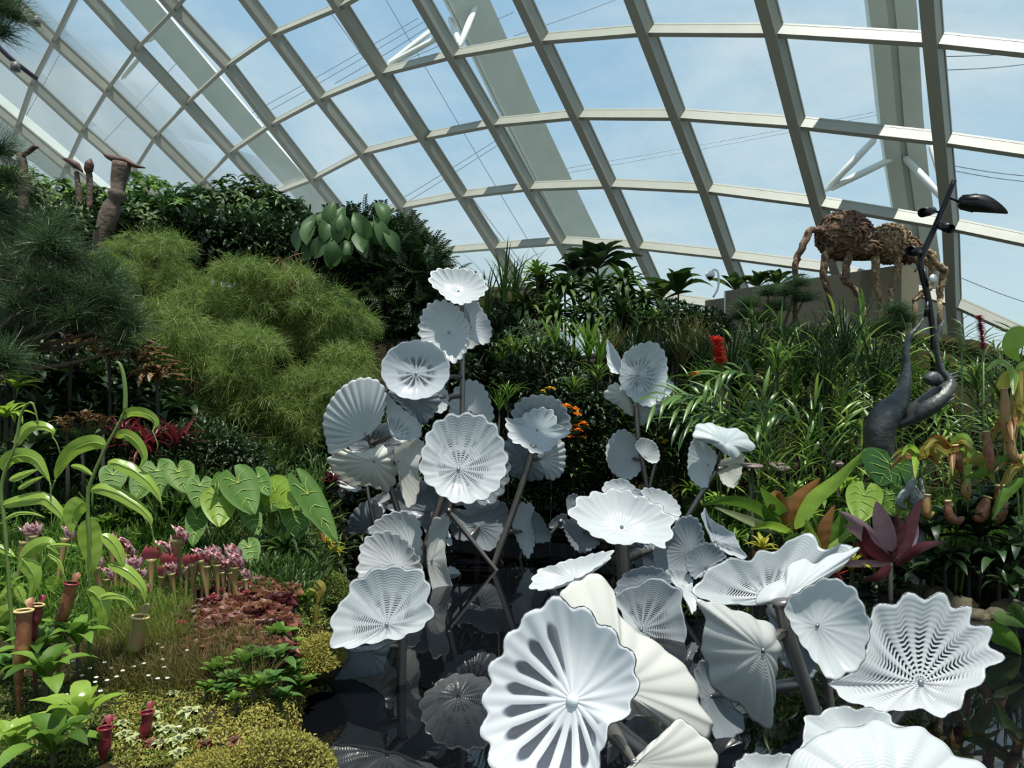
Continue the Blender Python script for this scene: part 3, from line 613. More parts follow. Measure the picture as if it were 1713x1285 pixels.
disc('pale pleated flower with a grey boss right of the grey pole', [(1312, 1022), (1320, 1000), (1345, 985), (1372, 970), (1388, 966), (1408, 972), (1430, 986), (1442, 1010), (1457, 1045), (1451, 1080), (1442, 1113), (1420, 1126), (1388, 1138), (1374, 1122), (1350, 1090), (1330, 1060)], (1367, 1047), 3.6, (-.15, .2), 'f', 16, .28, .03, key='I5')
disc('grey flower behind the grey pole', [(1282, 1014), (1310, 1008), (1338, 1070), (1368, 1122), (1346, 1132), (1308, 1110), (1296, 1078)], (1325, 1072), 4.3, (-.1, .1), 'g', 14, .2, key='I')
disc('big shell flower with dark combed waves at the right', [(1452, 1052), (1458, 1018), (1490, 1012), (1510, 996), (1540, 1000), (1572, 995), (1598, 1013), (1622, 1018), (1628, 1040), (1655, 1052), (1662, 1080), (1677, 1103), (1650, 1122), (1638, 1146), (1612, 1164), (1604, 1188), (1578, 1200), (1545, 1190), (1515, 1188), (1480, 1194), (1440, 1185), (1406, 1165), (1386, 1146), (1420, 1126), (1446, 1092)], (1540, 1142), 3.8, (.0, .6), 'W', 15, .3, .045, fl=.024, key='J')
disc('bright white flower lying flat at the bottom right', [(1340, 1245), (1346, 1224), (1344, 1202), (1370, 1194), (1400, 1180), (1432, 1187), (1460, 1186), (1486, 1196), (1502, 1214), (1524, 1220), (1480, 1262), (1400, 1290), (1342, 1275)], (1430, 1240), 3.0, (-.1, 1.2), 'f', 14, .2, .04, key='K')
disc('large ribbed flower cut off by the bottom edge at the right', [(1326, 1262), (1346, 1250), (1386, 1224), (1430, 1218), (1462, 1206), (1502, 1217), (1545, 1219), (1576, 1240), (1602, 1262), (1640, 1276), (1655, 1310), (1500, 1390), (1330, 1350)], (1480, 1350), 2.6, (0, .8), 'fr', 14, -.2, .03, key='K')
disc('small fluted flower at the bottom edge beside the large ribbed one', [(1224, 1290), (1250, 1261), (1288, 1263), (1318, 1262), (1332, 1290), (1284, 1342), (1232, 1315)], (1280, 1310), 2.9, (-.1, .8), 'f', 16, .25, .05, key='K')
# far cluster L, M, O
disc('round combed flower topping the far cluster by the orange blooms', [(1038, 612), (1046, 590), (1068, 576), (1094, 572), (1111, 590), (1117, 618), (1114, 650), (1106, 674), (1084, 681), (1064, 674), (1046, 658), (1036, 640)], (1067, 628), 8.9, (.1, .15), 'w', 20, .25, .03, key='L')
disc('pair of thin glass blades left of the far round flower', [(1015, 571), (1024, 576), (1038, 600), (1040, 622), (1024, 624), (1015, 602)], (1036, 622), 9.1, (-1.2, .3), 'f', 10, .25, key='L')
disc('white jagged flower edge right of the far round flower', [(1112, 634), (1128, 644), (1120, 660), (1100, 672), (1102, 652)], (1106, 652), 9.05, (.6, .9), 'f', 12, .2, key='L')
disc('cream flower hanging low left in the far cluster', [(1010, 662), (1026, 641), (1042, 650), (1060, 680), (1056, 696), (1034, 680)], (1048, 662), 9.1, (-.4, -.2), 'c', 12, -.2, key='L')
disc('striped flower hanging straight below the far round flower', [(1062, 674), (1090, 680), (1108, 672), (1102, 690), (1086, 702), (1074, 713), (1066, 700)], (1078, 682), 9.05, (.2, -.3), 'f', 16, -.2, key='L')
disc('blue white flower low in the far cluster', [(1013, 757), (1022, 731), (1040, 718), (1058, 727), (1069, 742), (1076, 766), (1070, 790), (1055, 802), (1038, 800), (1020, 785)], (1058, 767), 9.1, (-.1, .1), 'f', 20, .2, .03, key='L')
disc('small flower in front of the blue white one', [(1062, 746), (1073, 733), (1092, 738), (1103, 755), (1102, 772), (1088, 775), (1075, 764)], (1079, 764), 8.9, (.3, .2), 'f', 18, .2, .03, key='M')
disc('pleated flower facing left beside the ginger leaves', [(1150, 782), (1153, 748), (1166, 731), (1185, 744), (1200, 762), (1196, 780), (1188, 800), (1184, 815), (1170, 815), (1154, 800)], (1184, 777), 8.00, (-.2, .05), 'f', 20, .22, .03, key='O')
disc('striped white fold capping the pleated pair by the ginger', [(1160, 731), (1166, 711), (1190, 708), (1210, 716), (1236, 719), (1256, 736), (1264, 752), (1244, 756), (1230, 767), (1214, 761), (1194, 746), (1176, 738)], (1212, 742), 7.90, (.2, .6), 'fr', 12, -.2, .03, key='O')
disc('cream pleated flower below the striped white fold', [(1195, 777), (1215, 766), (1246, 760), (1242, 782), (1238, 800), (1228, 817), (1210, 810), (1202, 795)], (1218, 780), 8.15, (.2, .05), 'c', 18, .2, .03, key='O')
# ------------------------------------------------------------------ plant materials
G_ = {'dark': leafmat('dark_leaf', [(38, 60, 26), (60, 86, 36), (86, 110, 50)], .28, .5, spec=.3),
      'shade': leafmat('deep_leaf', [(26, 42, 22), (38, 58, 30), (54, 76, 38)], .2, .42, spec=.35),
      'mid': leafmat('green_leaf', [(62, 92, 32), (86, 120, 42), (112, 146, 58)], .4, .52, spec=.3),
      'bright': leafmat('bright_leaf', [(122, 158, 52), (140, 172, 62), (156, 184, 80)], .5, .38),
      'vine': leafmat('pitcher_vine_leaf', [(124, 156, 52), (138, 168, 62), (150, 176, 78)], .45, .28, spec=.6),
      'fine': leafmat('weeping_needles', [(82, 108, 48), (108, 134, 60), (146, 162, 90)], .5, .5),
      'pine': leafmat('pine_needles', [(42, 66, 42), (58, 84, 52), (84, 104, 58)], .35, .45),
      'ginger': leafmat('ginger_leaf', [(50, 78, 30), (78, 110, 42), (96, 128, 50), (148, 168, 78)], .35, .33, spec=.6),
      'grey': leafmat('grey_green_leaf', [(70, 90, 64), (92, 112, 80), (118, 136, 100)], .3, .45),
      'brown': leafmat('brown_grass', [(92, 84, 42), (112, 104, 54), (84, 92, 44)], .4, .6),
      'grass': leafmat('bed_grass', [(106, 120, 46), (126, 138, 60), (94, 108, 44)], .45, .5),
      'red': leafmat('red_leaf', [(84, 24, 32), (104, 34, 42), (64, 22, 30)], .4, .35),
      'maroon': leafmat('maroon_leaf', [(66, 28, 34), (84, 38, 42), (52, 28, 32)], .35, .4),
      'purple': leafmat('ruffled_purple_leaf', [(112, 66, 60), (140, 92, 76), (130, 104, 70)], .4, .45),
      'orange': leafmat('orange_leaf', [(152, 110, 48), (134, 84, 44), (146, 124, 60)], .4, .35),
      'striped': leafmat('banded_bromeliad', [(110, 92, 58), (136, 112, 70), (168, 146, 104)], .3, .35, stripe=((50, 24, 24), 30)),
      'spotted': leafmat('spotted_bromeliad', [(120, 100, 60), (140, 118, 76), (104, 84, 52)], .25, .35, stripe=((46, 20, 24), 40)),
      'yellow': leafmat('yellow_leaf', [(176, 176, 56), (196, 186, 70), (160, 160, 60)], .5, .4),
      'ochre': leafmat('ochre_leaf', [(140, 132, 56), (160, 142, 66), (126, 124, 50)], .45, .4),
      'matte': leafmat('matte_leaf', [(40, 70, 36), (48, 80, 42)], .2, .85, spec=.1),
      'taro': leafmat('taro_leaf', [(72, 110, 50), (94, 132, 60), (62, 98, 46)], .42, .55, spec=.3),
      'broad': leafmat('climber_leaf', [(62, 90, 50), (78, 106, 60), (52, 80, 44)], .35, .5, spec=.35),
      'moss': leafmat('yellow_moss', [(142, 138, 58), (168, 158, 78), (118, 124, 52)], .3, .7),
      'moss2': leafmat('green_moss', [(78, 104, 40), (102, 122, 48), (124, 128, 52)], .3, .7),
      'pale': leafmat('pale_rosette', [(176, 188, 130), (190, 196, 150), (158, 176, 110)], .4, .4),
      'rib': leafmat('leaf_midrib', [(170, 190, 96), (176, 194, 104)], .3, .4),
      'hood': leafmat('veined_hood', [(236, 228, 216), (230, 212, 204), (222, 190, 194)], .4, .45, stripe=((168, 96, 112), 55)),
      'hoodred': leafmat('dark_hood', [(150, 60, 74), (170, 84, 94), (126, 44, 62)], .4, .45),
      'white': leafmat('white_flower', [(236, 234, 222), (244, 242, 236)], .4, .5),
      'orangefl': leafmat('orange_flower', [(232, 132, 30), (240, 150, 44), (214, 100, 30)], .5, .4),
      'yellowfl': leafmat('yellow_flower', [(220, 180, 40), (230, 196, 60)], .5, .4),
      'redfl': leafmat('red_flower', [(196, 44, 36), (214, 62, 48), (170, 34, 34)], .4, .4),
      'silver': leafmat('silvery_maroon', [(150, 132, 138), (132, 104, 112), (164, 148, 152)], .25, .3)}
M_stem = solid('green_stem', (86, 108, 48), .5)
M_stemd = solid('dark_stem', (52, 50, 34), .7)
M_deep = solid('shaded_stem', (36, 36, 26), .8)
M_bark = solid('bark', (74, 60, 46), .9, noise=[(96, 80, 62), (58, 48, 38)], scale=12, bump=.8)
M_tube_ = solid('pitcher_tube', (118, 130, 66), .45, noise=[(140, 112, 76), (110, 132, 62)], scale=9)
M_pit = solid('brown_pitcher', (138, 92, 58), .45, noise=[(112, 66, 44), (156, 118, 76)], scale=18)
M_pitred = solid('red_pitcher', (122, 34, 44), .35, noise=[(96, 28, 38), (140, 56, 60)], scale=10)
M_lip = solid('pitcher_lip', (206, 176, 120), .3)

T_lance = [leaf_tpl(5, 'lance', b, .2) for b in (.2, .6, 1.1)]
T_ov = [leaf_tpl(5, 'ovate', b, .2) for b in (.2, .6, 1.0)]
T_strap = [leaf_tpl(8, 'strap', b, .3) for b in (.5, 1.0, 1.6)]
T_pad = [leaf_tpl(7, 'paddle', b, .25, cols=5) for b in (.3, .7, 1.1)]
T_blade = [leaf_tpl(6, 'blade', b, .2) for b in (.1, .4, .9)]
T_needle = [leaf_tpl(3, 'needle', b, 0, cols=2) for b in (.1, .5, 1.0)]
T_quad = leaf_tpl(2, 'ovate', .3, .1)

def spread(mb, tpls, pos, yd, up, L, W, r=None):
    r = r or rg; k = r.integers(0, len(tpls), len(pos)); L = np.broadcast_to(L, (len(pos),)); W = np.broadcast_to(W, (len(pos),))
    for i, t in enumerate(tpls):
        m = k == i; scatter(mb, t, pos[m], yd[m], up[m] if np.ndim(up) > 1 else up, L[m], W[m])
UP = np.array([0, 0, 1.])
def rosette(mb, c, n, L, W, tpls, e0=.3, e1=1.2, r=None, axis=UP, twist=0):
    """n leaves round c, elevation from e1 (inner) to e0 (outer)"""
    r = r or rg; a = np.arange(n) * 2.39996 + r.random() * 6 + r.normal(size=n) * .15; f = np.linspace(0, 1, n)
    e = e1 + (e0 - e1) * f + r.normal(size=n) * .08
    yd = np.stack([np.cos(a) * np.cos(e), np.sin(a) * np.cos(e), np.sin(e)], 1)
    up = np.stack([-np.cos(a) * np.sin(e), -np.sin(a) * np.sin(e), np.cos(e)], 1)
    if axis is not UP:
        z = nrm(axis); x = nrm(np.cross([0, 1, .01], z)); y = np.cross(z, x); M = np.stack([x, y, z]); yd = yd @ M; up = up @ M
    spread(mb, tpls, np.asarray(c) + yd * L * .03, yd, up, L * (.75 + .35 * r.random(n)) * (.7 + .3 * f), W * (.85 + .3 * r.random(n)), r)

def blob_pts(n, r, sq=(1, 1, .9), r0=.55, rr=None, lump=.18):
    rr = rr or rg; d = rsph(n, rr); d[:, 2] = np.where(d[:, 2] < -.5, -d[:, 2] * .6, d[:, 2])
    k = rsph(7, rr); bump = 1 + lump * (np.max(d @ k.T, axis=1) * 2 - 1.2)
    return d, d * np.array(sq) * r * (r0 + (1 - r0) * rr.random((n, 1)) ** .5) * bump[:, None]
def trunk(mb, h, r0=.05, r=None, lean=.1, branches=4, br=.5):
    rr = r or rnd; p = [np.array([0, 0, 0.])]
    for i in range(1, 7): p.append(np.array([lean * h * (i / 6) ** 2 * rr.uniform(-1, 1), lean * h * rr.uniform(-.5, .5) * i / 6, h * i / 6]))
    tube(mb, smooth(p, 14), [r0, r0 * .5], 8)
    for b in range(branches):
        a = rr.uniform(0, 2 * PI); s = p[3 + b % 3]
        tube(mb, smooth([s, s + np.array([math.cos(a), math.sin(a), .6]) * br * .5, s + np.array([math.cos(a), math.sin(a), 1.1]) * br], 7), [r0 * .45, r0 * .15], 6)
# crown generators: foliage is centred on (0,0,h)
def crown_whorl(h, R, n, mat, L=.2, W=.06, k=8, seed=0, tpl=T_lance):
    r = np.random.default_rng(seed); mb = MB(); d, p = blob_pts(n, R, rr=r); p[:, 2] += h
    ax = nrm(d + UP * .5 + r.normal(size=d.shape) * .25)
    for q, a in zip(p, ax): rosette(mb, q, k, L, W, tpl, -.25, .5, r, axis=a)
    return mb.mesh('foliage', G_[mat])
def crown_leaf(h, R, n, mat, L=.16, W=.07, seed=0, tpl=T_ov, r0=.5):
    r = np.random.default_rng(seed); mb = MB(); d, p = blob_pts(n, R, rr=r, r0=r0); p[:, 2] += h
    yd = nrm(d + r.normal(size=d.shape) * .6 + UP * -.2); up = nrm(UP + d * .4 + r.normal(size=d.shape) * .3)
    spread(mb, tpl, p, yd, up, L * (.7 + .6 * r.random(n)), W * (.7 + .6 * r.random(n)), r)
    return mb.mesh('foliage', G_[mat])
def crown_pinnate(h, R, n, mat, seed=0, L=.32):
    r = np.random.default_rng(seed); mb = MB(); d, p = blob_pts(n, R, rr=r, r0=.45); p[:, 2] += h
    yd = nrm(d * .8 + r.normal(size=d.shape) * .4 + UP * .1); up = nrm(UP + d * .6 + r.normal(size=d.shape) * .2)
    X = nrm(np.cross(yd, up)); Z = np.cross(X, yd)
    for s in np.linspace(.2, 1, 7):
        q = p + yd * L * s - Z * .25 * L * s * s
        for sg in (-1, 1): scatter(mb, T_lance[1], q, nrm(X * sg + yd * .55 - Z * .15), Z, .15 * (1.1 - .5 * s), .032)
    scatter(mb, T_needle[1], p, yd, Z, L * 1.05, .012)
    return mb.mesh('foliage', G_[mat])
def crown_weep(R, n, mat, seed=0, L=.25, W=.0065):
    """feathery drooping sprays: fine needles hanging from arching twigs, centred on the origin"""
    r = np.random.default_rng(seed); mb = MB(); d, p = blob_pts(n, R * .72, sq=(1.25, 1, .75), rr=r, r0=.3)
    out = nrm(d * [1, 1, .3] + UP * .5 + r.normal(size=d.shape) * .25)
    for s in np.linspace(0, 1, 8):
        q = p + out * R * .55 * s - UP * R * .45 * s * s
        for _ in range(3):
            dr = nrm(out * (.7 - .5 * s) + r.normal(size=d.shape) * .38 - UP * (.35 + .45 * s))
            scatter(mb, T_needle[int(r.integers(0, 3))], q + r.normal(size=d.shape) * .02, dr, nrm(r.normal(size=d.shape)), L * (.5 + .6 * r.random(n)) * (1.1 - .35 * s), W)
    return mb.mesh('foliage', G_[mat])
def tuft(L, n, mat, seed=0, W=.005, e=(-.5, 1.35), bend=T_needle):
    r = np.random.default_rng(seed); mb = MB(); d = rsph(n, r); d[:, 2] = np.abs(d[:, 2]) * 1.1 - .25; d = nrm(d)
    spread(mb, bend, r.normal(size=(n, 3)) * L * .12, d, nrm(r.normal(size=(n, 3))), L * (.7 + .5 * r.random(n)), W, r)
    return mb.mesh('needles', G_[mat])

# ---- prototypes
def tr(h, r0=.05, seed=0, mat=None, lean=.1, branches=4, br=.5):
    mb = MB(); trunk(mb, h, r0, random.Random(seed), lean, branches, br); return mb.mesh('trunk', mat or M_bark)
H0 = 1.5
PR = {
 'whorl': [[('foliage', crown_whorl(H0, .72, 170, 'dark', .24, .066, 8, s)), ('trunk', tr(H0, .05, s))] for s in (1, 2)],
 'whorlmid': [[('foliage', crown_whorl(H0, .72, 150, 'mid', .2, .055, 8, s)), ('trunk', tr(H0, .05, s))] for s in (3, 4)],
 'leafy': [[('foliage', crown_leaf(H0, .72, 1500, 'shade', .15, .07, s)), ('trunk', tr(H0, .05, s))] for s in (5, 6)],
 'pinn': [[('foliage', crown_pinnate(H0, .7, 210, 'shade', s)), ('trunk', tr(H0, .04, s))] for s in (7, 8)],
 'greyleaf': [[('foliage', crown_leaf(H0, .65, 800, 'grey', .17, .05, s, T_lance)), ('trunk', tr(H0, .04, s))] for s in (9,)],
}
def shrub(kind, px, py, d, name, label, group=None, sc=1.0, cat='shrub', v=None):
    """shrub whose crown centre shows at (px,py) at distance d, stem down to the ground"""
    c = P(px, py, d); g = ground(c[0], c[1]); h = c[2] - g
    pr = PR[kind][v if v is not None else rnd.randrange(len(PR[kind]))]
    t = thing(name, label, cat, (c[0], c[1], g), group, rnd.uniform(0, 6))
    for nm, me in pr:
        o = obj(nm, me, t)
        if nm == 'trunk': o.scale = (1, 1, max(.05, h / H0))
        else: o.scale = (sc,) * 3; o.location = (0, 0, h - H0 * sc)
    return t
# ------------------------------------------------------------------ hill at the back left
HG = 'umbrella leaved shrubs along the hill crest'
for px, py, d, k, s in [(-20, 335, 13, 'whorl', 1), (28, 320, 13, 'whorlmid', .9), (75, 325, 12.6, 'whorl', .9), (120, 330, 13, 'whorlmid', .9), (160, 345, 12.4, 'whorl', .9),
                        (235, 345, 12.6, 'whorlmid', 1), (255, 385, 12, 'whorl', .9), (305, 380, 12.5, 'whorlmid', .9), (345, 352, 13, 'whorl', .95), (400, 342, 13.2, 'whorl', .95), (455, 358, 13, 'whorl', .9)]:
    shrub(k, px, py + (38 if 60 < px < 170 else 20), d, 'umbrella_shrub', 'glossy shrub with finger leaves on the crest of the left hill', HG, s)
for px, py, d, s in [(60, 420, 12.2, 1), (130, 420, 12, 1), (205, 440, 11.8, 1), (290, 435, 12, 1), (360, 420, 12, 1), (425, 430, 12, 1), (480, 445, 12, .9), (250, 500, 11.5, .9), (20, 500, 11.6, 1), (110, 520, 11, 1),
                     (500, 400, 12.6, .6), (540, 430, 12.4, .8), (560, 520, 11.8, .9), (620, 560, 11.6, .9), (700, 590, 11.6, .9), (740, 540, 12, .8), (660, 640, 11.2, .8)]:
    shrub('leafy', px, py, d, 'leafy_shrub', 'dark small leaved shrub filling the slope under the hill crest', 'dark shrubs under the crest', s)
for px, py, d, s in [(600, 385, 12.2, .85), (655, 395, 12.2, .85), (700, 425, 12.2, .8), (640, 450, 11.8, .95), (700, 480, 11.8, .9), (600, 470, 11.9, .8), (660, 525, 11.5, .85), (728, 505, 12.3, .7)]:
    shrub('pinn', px, py + (32 if py < 460 else 10), d, 'fern_leaved_shrub', 'dark fern leaved shrub left of the topmost glass flower', 'fern leaved shrubs behind the flowers', s)
# big grey-green leaves on the hill, left of the fern-leaved shrubs
t = thing('broadleaf_plant', 'climbing plant with big pale green oval leaves on the hill crest', 'plant', tuple(G(580, 12)))
mb = MB(); l0 = np.array(G(580, 12)); tube(mb, smooth([l0, P(575, 480, 11.6), P(572, 385, 11.5)], 12), [.04, .02], 8); obj('stem', local(mb, l0).mesh('stem', M_stemd), t)
for i in range(22):
    x, y = 575 + rnd.gauss(0, 34), 378 + rnd.gauss(0, 20); dx, dy = (x - 575) * .5 + rnd.gauss(0, 8), 40 + rnd.gauss(0, 8)
    a, b = P(x, y, 11.3 + rnd.uniform(-.3, .2)), P(x + dx, y + dy, 11.0); mb = MB()
    scatter(mb, T_pad[i % 3], np.array([a]), np.array([nrm(b - a)]), np.array([nrm(np.array([rnd.uniform(-.5, .5), -1, rnd.uniform(.3, 1)]))]), rnd.uniform(.42, .56), rnd.uniform(.2, .27))
    tube(mb, smooth([P(575, 405, 11.6), (P(575, 400, 11.5) + a) / 2 + [0, 0, .08], a], 6), .008, 5); obj('leaf', local(mb, l0).mesh('leaf', G_['broad']), t)

# weeping feathery conifers, centre left
WEEP = [crown_weep(.36, 46, 'fine', s) for s in (21, 22, 23)]
WLAB = ['feathery weeping conifer left of the big leaved climber, nearest the totem', 'feathery weeping conifer in the middle of the slope under the crest',
        'feathery weeping conifer with some browned twigs above the glass flowers', 'low feathery conifer behind the banded bromeliads',
        'low feathery conifer behind the red spiky plants', 'feathery conifer drooping right behind the left fan shaped flower']
for lab, d0, pts in zip(WLAB, (10.4, 10.3, 10.3, 9.2, 9.2, 9.3), [
        [(262, 430, 1), (215, 470, .9), (300, 475, .9), (240, 520, 1), (200, 420, .6)], [(400, 455, .95), (350, 500, 1), (430, 510, 1), (380, 560, 1)],
        [(500, 470, .9), (470, 540, 1), (540, 510, 1), (590, 540, .9), (530, 580, 1)], [(270, 580, 1), (320, 620, 1.05), (250, 650, .9), (330, 690, 1), (300, 540, .9)],
        [(400, 620, 1.05), (440, 680, 1), (380, 710, .9), (460, 740, .8), (420, 580, .9)], [(520, 640, 1), (580, 620, .9), (500, 700, .9), (545, 720, .85), (560, 670, .8)]]):
    c = np.mean([P(x, y, d0) for x, y, s in pts], 0); g = np.array([c[0], c[1] + .3, ground(c[0], c[1] + .3)])
    t = thing('weeping_conifer', lab, 'conifer', tuple(g)); mb = MB(); top = c + [0, .2, .4]
    tube(mb, smooth([g - [0, 0, .05], (g + top) / 2 + [.06, 0, 0], top], 10), [.07, .03], 8)
    for x, y, s in pts: tube(mb, smooth([(g * .6 + top * .4), (c + P(x, y, d0)) / 2 + [0, .1, .05], P(x, y, d0)], 8), [.03, .01], 6)
    obj('trunk', local(mb, g).mesh('trunk', M_bark), t)
    for x, y, s in [(x + rnd.uniform(-26, 26) * (q > 0), y + rnd.uniform(-24, 30) * (q > 0), s * (1 if q == 0 else rnd.uniform(.7, 1.05))) for x, y, s in pts for q in range(3)]:
        o = obj('branch_spray', WEEP[rnd.randrange(3)], t); q = P(x, y, d0 + rnd.uniform(-.6, .45)); o.location = q - g; o.scale = (s,) * 3; o.rotation_euler = (0, 0, rnd.uniform(0, 6))
for nm in ('dead twig spray',):
    b = P(490, 440, 10.1); t = thing('dead_branch', 'bare brown twiggy branch hanging among the feathery conifers', 'branch', tuple(b)); mb = MB(); r = random.Random(3)
    for i in range(46):
        a = b + np.array([r.gauss(0, .12), r.gauss(0, .1), r.uniform(-.5, .15)]); e = a + np.array([r.gauss(0, .22), r.gauss(0, .12), -r.uniform(.1, .4)])
        tube(mb, smooth([a, (a + e) / 2 + [r.gauss(0, .04), 0, .04], e], 5), [.008, .004], 5, cap=False)
    obj('twigs', local(mb, b).mesh('twigs', solid('dead_twig', (124, 92, 58), .8)), t)

# long needled pine at the far left, nearer the camera
TUFT = [tuft(.27, 420, 'pine', s) for s in (31, 32, 33)]
g = G(40, 7.2); t = thing('pine_tree', 'dark long needled pine leaning in at the left edge', 'pine', tuple(g))
PT = [(90, 380, 7), (65, 420, 6.8), (105, 430, 7), (30, 400, 7), (140, 450, 7.1), (180, 470, 7.1), (20, 450, 6.8), (60, 470, 6.7), (100, 480, 6.8), (150, 500, 6.9), (25, 510, 6.7), (75, 520, 6.8), (120, 530, 6.8), (190, 510, 7), (165, 540, 7), (215, 545, 7.1), (200, 575, 7.1), (10, 560, 6.9), (45, 550, 6.9), (0, 350, 7), (15, 300, 7.2), (90, 410, 6.8), (-5, 250, 7), (-10, 620, 5.6), (8, 605, 5.6)]
mb = MB(); hub_ = P(-20, 480, 7.2); tube(mb, smooth([g - [0, 0, .1], P(-60, 640, 7.2), hub_, P(-30, 250, 7.2), P(-40, -40, 7)], 20), [.13, .05], 10)
for x, y, d in PT: tube(mb, smooth([P(-30, y + 40, 7.2), P(x * .5 - 10, y + 38, d + .1), P(x, y + 12, d)], 8), [.035, .012], 6)
for x, y in ((15, 30), (-5, 60)): tube(mb, smooth([P(-40, -20, 7), P(-10, 0, 6.8), P(x, y - 25, 6.6)], 6), [.02, .008], 6)
obj('trunk', local(mb, g).mesh('trunk', M_bark), t)
for x, y, d in PT + [(5, 10, 6.6), (22, 25, 6.6), (0, 55, 6.6), (-10, 20, 6.6)]:
    o = obj('needle_tuft', TUFT[rnd.randrange(3)], t); o.location = P(x, y, d) - g; o.rotation_euler = (rnd.uniform(-.5, .5), rnd.uniform(-.5, .5), rnd.uniform(0, 6)); s = rnd.uniform(.85, 1.15) if y > 100 else .8; o.scale = (s,) * 3

# carved wooden totems on the hill
M_wood = solid('weathered_wood', (100, 86, 70), .85, noise=[(76, 66, 56), (122, 100, 80)], scale=7, bump=.9)
M_wood2 = solid('red_brown_wood', (84, 52, 42), .65, noise=[(60, 40, 34)], scale=6, bump=.4)
def totem(label, d, prof, beak, base_px):
    pts = PL([(a, b) for a, b, r in prof], d); g = np.array([pts[0][0], pts[0][1], ground(pts[0][0], pts[0][1])])
    t = thing('carved_totem', label, 'sculpture', tuple(g)); mb = MB()
    full = np.concatenate([[g - [0, 0, .05]], pts]); tube(mb, full, [prof[0][2] / F * d] + [r / F * d for a, b, r in prof], 14)
    obj('carved_post', local(mb, g).mesh('post', M_wood), t)
    for nm, pl, rr, mt in beak:
        mb = MB(); tube(mb, smooth(PL(pl, d - .02), 14), [q / F * d for q in rr], 10, flat=.75); obj(nm, local(mb, g).mesh(nm, mt), t)
    return t
totem('tall carved wooden totem crowned by a flat winged bird head', 11.2, [(168, 415, 13), (170, 400, 14), (176, 385, 15), (182, 362, 16), (188, 345, 15), (190, 338, 11), (193, 334, 12), (196, 328, 15), (196, 321, 14), (197, 318, 11), (199, 300, 13), (203, 280, 15), (204, 273, 15)],
      [('winged_head', [(171, 255), (180, 262), (194, 267), (210, 269), (226, 277), (243, 281)], [1, 5, 8, 7, 5, 1], M_wood2), ('carved_snout', [(176, 352), (184, 346), (194, 342)], [3, 5, 4], M_wood), ('ring_handle', [(150, 402), (147, 396), (152, 392), (158, 396), (160, 404)], [1.6, 1.6], M_wood)], (168, 415))
totem('dark carved totem with a raised wing at the left edge', 11.8, [(40, 385, 9), (40, 350, 9), (40, 325, 8), (41, 318, 10), (39, 300, 8), (38, 270, 7), (34, 258, 7)],
      [('raised_wing', [(36, 262), (48, 254), (58, 246), (64, 247)], [4, 5, 5, 2], M_wood2), ('head', [(14, 260), (26, 255), (40, 262)], [5, 5, 3], M_wood2)], (40, 385))
totem('small carved bird shaped post left of the tall totem', 11.9, [(132, 330, 5), (130, 305, 4), (128, 288, 4)], [('bird_head', [(104, 265), (116, 269), (128, 277), (139, 288)], [1, 6, 8, 1], M_wood2)], (132, 330))
totem('small carved post with a round pointed knob beside the tall totem', 11.9, [(150, 330, 5), (150, 300, 5), (149, 290, 5)], [('knob', [(148, 290), (148, 284), (150, 274), (152, 265)], [5, 9, 9, 1], M_wood2)], (150, 330))
# service rail with two small fixtures high on the left
t = thing('lighting_rail', 'dark purple lighting rail along the glass ribs at the top left', 'rail', tuple(P(30, 105, 22))); mb = MB(); o0 = P(30, 105, 22)
tube(mb, smooth([P(-20, 60, 21.6), P(20, 100, 22), P(62, 132, 22.6)], 8), .07, 8); obj('pipe', local(mb, o0).mesh('pipe', solid('purple_pipe', (66, 56, 74), .4)), t)
for x, y in ((26, 112), (60, 36)):
    mb = MB(); box(mb, P(x, y, 21.8), (.18, .18, .24)); obj('clamp', local(mb, o0).mesh('clamp', solid('rail_clamp', (92, 92, 90), .5)), t)

# ------------------------------------------------------------------ bromeliads and dark understorey at the left
def rosette_plant(n, L, W, mat, tpls, e0, e1, seed=0):
    mb = MB(); rosette(mb, (0, 0, 0), n, L, W, tpls, e0, e1, np.random.default_rng(seed)); return mb.mesh('leaves', G_[mat])
BRO = {'striped': rosette_plant(24, .55, .085, 'striped', T_strap, .1, 1.1, 1), 'orange': rosette_plant(18, .42, .09, 'orange', T_strap, .25, 1.3, 2), 'spotted': rosette_plant(12, .42, .09, 'spotted', T_strap, .6, 1.45, 3),
       'red': rosette_plant(34, .6, .026, 'red', T_strap, .2, 1.3, 4), 'green': rosette_plant(16, .4, .07, 'bright', T_strap, .1, 1.2, 5), 'dark': rosette_plant(18, .5, .09, 'shade', T_strap, .1, 1.2, 6),
       'maroon': rosette_plant(20, .4, .06, 'maroon', T_strap, .2, 1.2, 7), 'mid': rosette_plant(18, .5, .07, 'mid', T_strap, .2, 1.3, 8), 'yellow': rosette_plant(14, .3, .05, 'yellow', T_strap, .2, 1.3, 9)}
mb = MB(); lathe(mb, [(-.25, .035), (0, .045), (.06, .03)], (0, 0, 0), n=10); M_core = mb.mesh('core', M_stemd)
def brom(kind, px, py, d, name, label, group=None, sc=1, cat='bromeliad', stalk=True):
    c = P(px, py, d); g = ground(c[0], c[1])
    t = thing(name, label, cat, (c[0], c[1], g), group, rnd.uniform(0, 6)); h = c[2] - g
    o = obj('leaves', BRO[kind], t); o.location = (0, 0, h); o.scale = (sc,) * 3
    mb = MB(); tube(mb, [(0, 0, -.05), (.02, 0, h * .5), (0, 0, h + .05 * sc)], [.02, .014], 7); obj('stem', mb.mesh('stem', M_deep), t)
    return t
brom('striped', 230, 610, 7.4, 'banded_bromeliad', 'banded dark and cream bromeliad spreading right under the pine', sc=.85)
brom('striped', 262, 640, 7.2, 'banded_bromeliad', 'second banded bromeliad with drooping leaves below the first', sc=.7)
